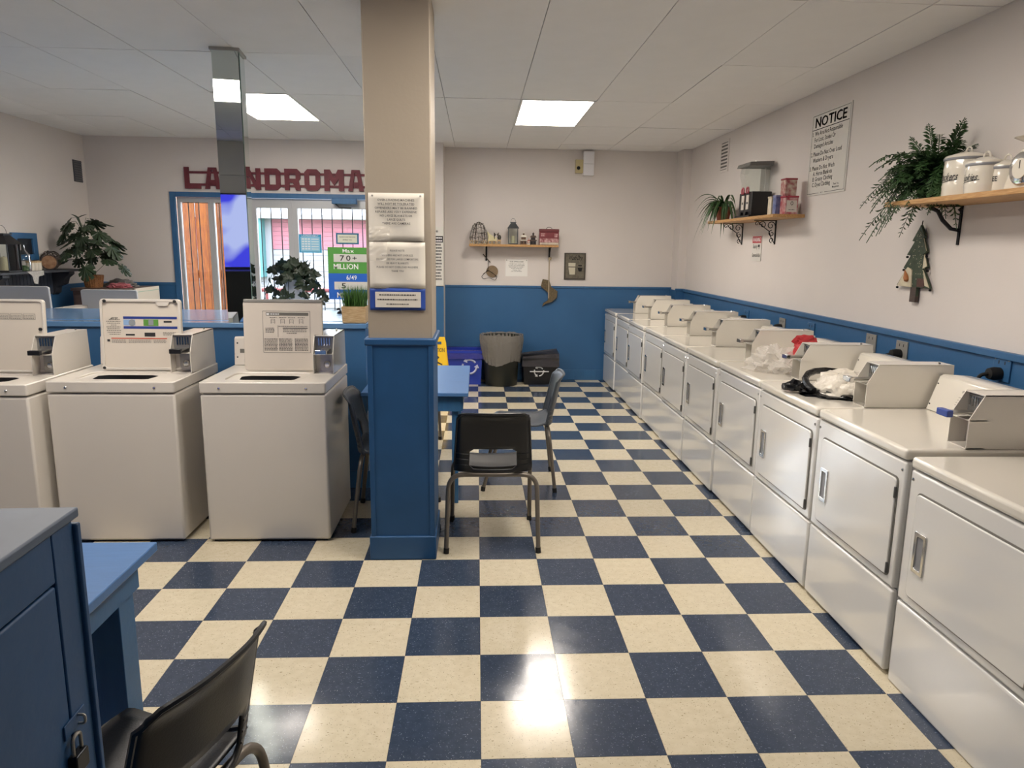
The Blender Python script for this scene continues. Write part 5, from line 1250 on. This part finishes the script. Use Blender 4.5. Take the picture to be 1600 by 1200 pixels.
iv = thing('ivy_plant', 'trailing dark ivy in a tall white pot on the ledge behind the lid', 'plant', (-1.31, 3.15, LZ))
obj('pot', lathe(bmesh.new(), [(0, 0), (.055, 0), (.06, .02), (.068, .24), (.075, .26), (.066, .26), (.06, .22), (0, .22)], 24), mat('white_ceramic', '#dde0e6', .25), iv, smooth=True)
def ivyleaf(s):
    pts = [(0, -.1), (.35, -.35), (.95, -.15), (.62, .25), (.55, .55), (.22, .55), (0, 1.1), (-.22, .55), (-.55, .55), (-.62, .25), (-.95, -.15), (-.35, -.35)]
    bm = bmesh.new(); c = bm.verts.new((0, .15*s, .06*s)); V = [bm.verts.new((x*s, y*s, -.05*s*abs(x))) for x, y in pts]
    for k in range(len(V)): bm.faces.new((c, V[k], V[(k+1) % len(V)]))
    me = bpy.data.meshes.new('leaf'); bm.to_mesh(me); bm.free(); me.materials.append(LEAFI); return me
ILM = [ivyleaf(.036), ivyleaf(.043), ivyleaf(.050)]
random.seed(31)
vines = []
for k in range(12):
    a = 2*PI*k/12+random.uniform(-.2, .2); L = random.uniform(.18, .27); dr_ = random.uniform(.9, 2.4)
    pts = [Vector((math.cos(a)*L*t_, math.sin(a)*L*.8*t_, .26+(.62 if k % 2 else .35)*L*3*t_*(1-t_)*1.2-dr_*.10*t_*t_)) for t_ in [i/8 for i in range(9)]]
    obj('stem', tube(bmesh.new(), pts, .002, 4), LEAFI, iv)
    for p_ in pts[1:]:
        for q_ in range(2 if random.random() < .6 else 1):
            l = bpy.data.objects.new('leaf', random.choice(ILM)); COL.objects.link(l); l.parent = iv
            l.location = p_+Vector((random.uniform(-.02, .02), random.uniform(-.02, .02), random.uniform(-.02, .015)))
            l.rotation_euler = (random.uniform(.7, 1.7), random.uniform(-.5, .5), random.uniform(-1.1, 1.1)+(PI if random.random() < .2 else 0))
sm = thing('small_figurine', 'tiny dark figurine on the ledge beside the grass planter', 'ornament', (-1.03, 3.42, LZ))
obj('body', blob(40, .045, .03, .022, 2, .3, 0), BLACK, sm, loc=(0, 0, .0)); obj('head', blob(41, .018, .018, .018, 2, .2, 0), BLACK, sm, loc=(-.03, 0, .025))

# ------------------------------------------------------------------ left corner: dresser, monstera, shelf
ds = thing('dresser', 'brown wooden dresser with cream end panel in the far left corner', 'dresser', (-3.86, 5.88, 0))
BRN = mat('brown_laminate', '#5d4a45', .5, noise=.15, nscale=10, stretch=(1, 1, 6))
obj('carcass', B(-.33, .30, -.26, .27, .03, 1.14), BRN, ds, bevel=.003); obj('top', B(-.34, .30, -.28, .28, 1.14, 1.17), BRN, ds, bevel=.003)
obj('end_panel', B(.30, .315, -.28, .28, 0, 1.17), mat('cream_panel', '#cfc4b2', .5), ds); obj('end_stripe', B(.315, .317, -.27, .27, 1.13, 1.136), mat('green_stripe', '#8fae98', .6), ds)
for z in (.08, .43, .78):
    dw = obj('drawer', B(-.31, .28, -.275, -.26, z, z+.32), BRN, ds, bevel=.003); obj('knob', lathe(bmesh.new(), [(0, 0), (.015, 0), (.012, .02), (0, .022)], 10, M=Matrix.Translation((0, -.275, z+.16)) @ Matrix.Rotation(PI/2, 4, 'X')), IRON, dw)
q = onY(190, 449, 5.9)
tag(obj('folded_cloth', blob(50, .16, .14, .075, 4, .35, 0), mat('grey_cloth', '#75716f', .8, noise=.2), loc=(q.x-.02, 5.95, 1.1705), smooth=True), 'grey crumpled cloth on the brown dresser', 'cloth')
tag(obj('folded_cloth', blob(51, .12, .10, .05, 4, .35, 0), mat('pink_cloth', '#b0636a', .8, noise=.2), loc=(q.x+.06, 5.74, 1.1705), smooth=True), 'pinkish red cloth lying on the brown dresser', 'cloth')
q = onY(147, 448, 5.72)
mo = thing('monstera_plant', 'tall leafy monstera plant in a woven basket on the dresser', 'plant', (q.x, 5.72, 1.1705))
bk = mat('wicker', '#a9764a', .7, col2='#7a5030', nscale=60, stretch=(1, 1, 3), bump=.3)
obj('basket', lathe(bmesh.new(), [(0, 0), (.075, 0), (.095, .12), (.098, .13), (.088, .13), (.08, .10), (0, .10)], 26), bk, mo, smooth=True)
for k in range(26):
    a = 2*PI*k/26; obj('weave_strip', tube(bmesh.new(), [(.077*math.cos(a), .077*math.sin(a), .002), (.097*math.cos(a), .097*math.sin(a), .125)], .004, 5), bk, mo)
def monleaf(s):
    bm = bmesh.new(); N = 26; c = bm.verts.new((0, .25*s, .03*s)); V = []
    for k in range(N*2):
        a = PI*2*k/(N*2)-PI/2; r_ = s*(.60+.12*math.sin(a))
        if k % 5 == 2 and 4 < k < N*2-4: r_ *= .45
        if k < 2 or k > N*2-3: r_ *= .55
        V.append(bm.verts.new((r_*math.cos(a)*.85, .40*s+r_*math.sin(a)*1.0, -.10*s*abs(math.cos(a))-.08*s*max(0, math.sin(a)))))
    for k in range(len(V)): bm.faces.new((c, V[k], V[(k+1) % len(V)]))
    me = bpy.data.meshes.new('leaf'); bm.to_mesh(me); bm.free(); me.materials.append(LEAFD); return me
MLM = [monleaf(.145), monleaf(.175), monleaf(.125)]
random.seed(77)
obj('stem', tube(bmesh.new(), [(0, 0, .10), (-.01, 0, .35), (-.05, .0, .55), (-.10, 0, .72)], .010, 6), LEAFD, mo, smooth=True)
for k in range(34):
    t_ = k/33; a = k*2.4; R_ = .25*(1-.55*t_)+random.uniform(-.03, .05); z = .26+.42*t_+random.uniform(-.04, .04)
    cx = -.06*t_; p_ = Vector((cx+R_*math.cos(a), R_*math.sin(a)*.7, z))
    obj('leaf_stem', tube(bmesh.new(), [(cx*.8, 0, z-.12), (cx+R_*.5*math.cos(a), R_*.35*math.sin(a), z+.01), tuple(p_)], .0025, 4), LEAFD, mo)
    l = bpy.data.objects.new('leaf', random.choice(MLM)); COL.objects.link(l); l.parent = mo; l.location = p_
    l.rotation_euler = (random.uniform(-1.1, -.2)+(0 if math.sin(a) > 0 else 0), random.uniform(-.4, .4), a-PI/2)
for dx, rz_ in ((.03, -1.2), (-.03, 1.0)):
    bm = bmesh.new(); blade(bm, (-.10, 0, .71), (dx*10, .1, 0), .12, .3, .018, rise=.6); obj('leaf', bm, LEAFD, mo)

# mantel shelf on the left wall
MS0, MS1, MZ = 4.35, 5.82, 1.36
CH = mat('charcoal_paint', '#34363d', .5, noise=.1)
ms = thing('mantel_shelf', 'charcoal mantel shelf with corbels on the left wall', 'shelf', (XL, 0, 0))
obj('board', B(0, .24, MS0, MS1, MZ-.022, MZ), CH, ms, bevel=.003)
obj('back_panel', B(0, .02, MS0+.06, MS1-.08, MZ-.25, MZ-.022), CH, ms)
for k in range(24): obj('bead_board', B(.02, .025, MS0+.07+k*.055, MS0+.07+k*.055+.047, MZ-.24, MZ-.03), mat('charcoal_blue', '#3f4756', .5), ms)
for y in (MS0+.25, MS1-.16):
    obj('corbel', prism(bmesh.new(), [(0, MZ-.022), (.20, MZ-.022), (.20, MZ-.05), (.15, MZ-.09), (.13, MZ-.15), (.06, MZ-.18), (.05, MZ-.24), (0, MZ-.27)], y-.05, y+.05, 'y'), CH, ms, bevel=.003)
def lat(px): return onX(px, 420, XL+.12).y
ln2 = thing('lantern', 'black metal lantern with glass panes on the left mantel shelf', 'lantern', (XL+.12, lat(8), MZ+.0005)); lantern(ln2, .095, .36, mat('lantern_black', '#2b2c2f', .4, metal=.4))
tag(obj('lace_doily', prism(bmesh.new(), [(lat(20), 0), (lat(28), -.04), (lat(30), -.11), (lat(36), -.12), (lat(38), -.05), (lat(47), -.04), (lat(47), .002), (lat(20), .002)], .242, .245, 'x'), mat('lace', '#c9c7c2', .8, noise=.3, nscale=80), loc=(XL, 0, MZ)), 'white lace doily hanging over the edge of the mantel shelf', 'doily')
bo = thing('glass_cloche', 'clear glass bottle with green inside on the mantel shelf', 'bottle', (XL+.13, lat(37), MZ+.0005))
obj('glass', lathe(bmesh.new(), [(0, .002), (.055, .002), (.06, .08), (.055, .15), (.02, .20), (.016, .24), (.02, .245)], 20), GLASSC, bo, smooth=True); obj('moss', blob(60, .04, .04, .05, 3, .2, 0), LEAF, bo, loc=(0, 0, .004))
for k, px in enumerate((46, 52, 58)):
    t = thing('small_jar', 'small cream jar on the mantel shelf, %s' % ('beside the glass bottle', 'middle of three', 'beside the wood slice')[k], 'jar', (XL+.13, lat(px), MZ+.0005), group='small cream jars')
    obj('jar', lathe(bmesh.new(), [(0, 0), (.033, 0), (.036, .04), (.034, .075), (0, .075)], 16), ENAMEL, t, smooth=True); obj('lid', lathe(bmesh.new(), [(0, .075), (.036, .075), (.036, .09), (0, .092)], 16), WOODL, t)
ws = thing('wood_slice', 'round cut wood slice standing on the mantel shelf', 'ornament', (XL+.15, lat(73), MZ+.0005))
Mw = Matrix.Translation((.0, 0, .075)) @ Matrix.Rotation(math.radians(25), 4, 'Z') @ Matrix.Rotation(PI/2, 4, 'X')
obj('bark', lathe(bmesh.new(), [(0, -.012), (.072, -.012), (.075, .0), (.072, .012), (0, .012)], 26, M=Mw), DWOOD, ws, smooth=True); obj('cut_face', lathe(bmesh.new(), [(0, .0125), (.064, .0125), (.064, .015), (0, .015)], 26, M=Mw), mat('cut_wood', '#a98567', .7, col2='#8a6549', nscale=30), ws)
wb_ = thing('wicker_ball', 'open round wicker ball behind the wood slice on the mantel shelf', 'ornament', (XL+.09, lat(86), MZ+.095))
random.seed(9)
for k in range(12):
    Mr = Matrix.Rotation(random.uniform(0, PI), 4, 'Z') @ Matrix.Rotation(random.uniform(0, PI), 4, 'X')
    obj('hoop', tube(bmesh.new(), [Mr @ Vector((.092*math.cos(a*PI/12), .092*math.sin(a*PI/12), random.uniform(-.004, .004))) for a in range(25)], .0045, 5), TW, wb_)
a, b = onX(14, 363, XL), onX(58, 406, XL)
t = thing('framed_mirror', 'square blue painted frame with dark centre on the left wall', 'picture', (XL, (a.y+b.y)/2, (a.z+b.z)/2)); hw_, hh = abs(a.y-b.y)/2, (a.z-b.z)/2
obj('frame', ringplate(bmesh.new(), [(-hw_, -hh), (hw_, -hh), (hw_, hh), (-hw_, hh)], [(-hw_*.62, -hh*.58), (hw_*.62, -hh*.58), (hw_*.62, hh*.58), (-hw_*.62, hh*.58)], 0, .025, 'x'), BLUED, t, bevel=.004)
obj('centre', B(0, .008, -hw_*.63, hw_*.63, -hh*.59, hh*.59), mat('dark_centre', '#23262e', .3), t)
# television behind the viewpoint (seen in the mirrored column)
tv = thing('television', 'large lit television behind the viewpoint, seen in the mirrored column', 'television', (-2.35, YB+.06, 1.03))
obj('casing', B(-.95, .95, -.03, .03, 0, 1.06), BLACK, tv, bevel=.004)
tvm = bpy.data.materials.new('tv_screen'); tvm.use_nodes = True; n = tvm.node_tree.nodes; l = tvm.node_tree.links; b_ = n['Principled BSDF']
tc = n.new('ShaderNodeTexCoord'); gn = n.new('ShaderNodeTexNoise'); gn.inputs['Scale'].default_value = 1.3; rr = n.new('ShaderNodeValToRGB')
rr.color_ramp.elements[0].color = (*lin('#3a3ad0'), 1); rr.color_ramp.elements[1].color = (*lin('#a9aee0'), 1); rr.color_ramp.elements[0].position = .42; rr.color_ramp.elements[1].position = .5
l.new(tc.outputs['Object'], gn.inputs['Vector']); l.new(gn.outputs[0], rr.inputs[0]); l.new(rr.outputs[0], b_.inputs['Emission Color']); b_.inputs['Emission Strength'].default_value = .8; b_.inputs['Base Color'].default_value = (0, 0, 0, 1)
obj('screen', B(-.93, .93, .030, .033, .03, 1.04), tvm, tv)
ts = thing('tv_stand', 'low black stand carrying the television behind the viewpoint', 'stand', (-2.35, YB+.25, 0)); obj('body', B(-.9, .9, -.2, .2, .03, 1.025), BLACK, ts); obj('top', B(-.92, .92, -.22, .22, 1.0, 1.028), BLACK, ts)
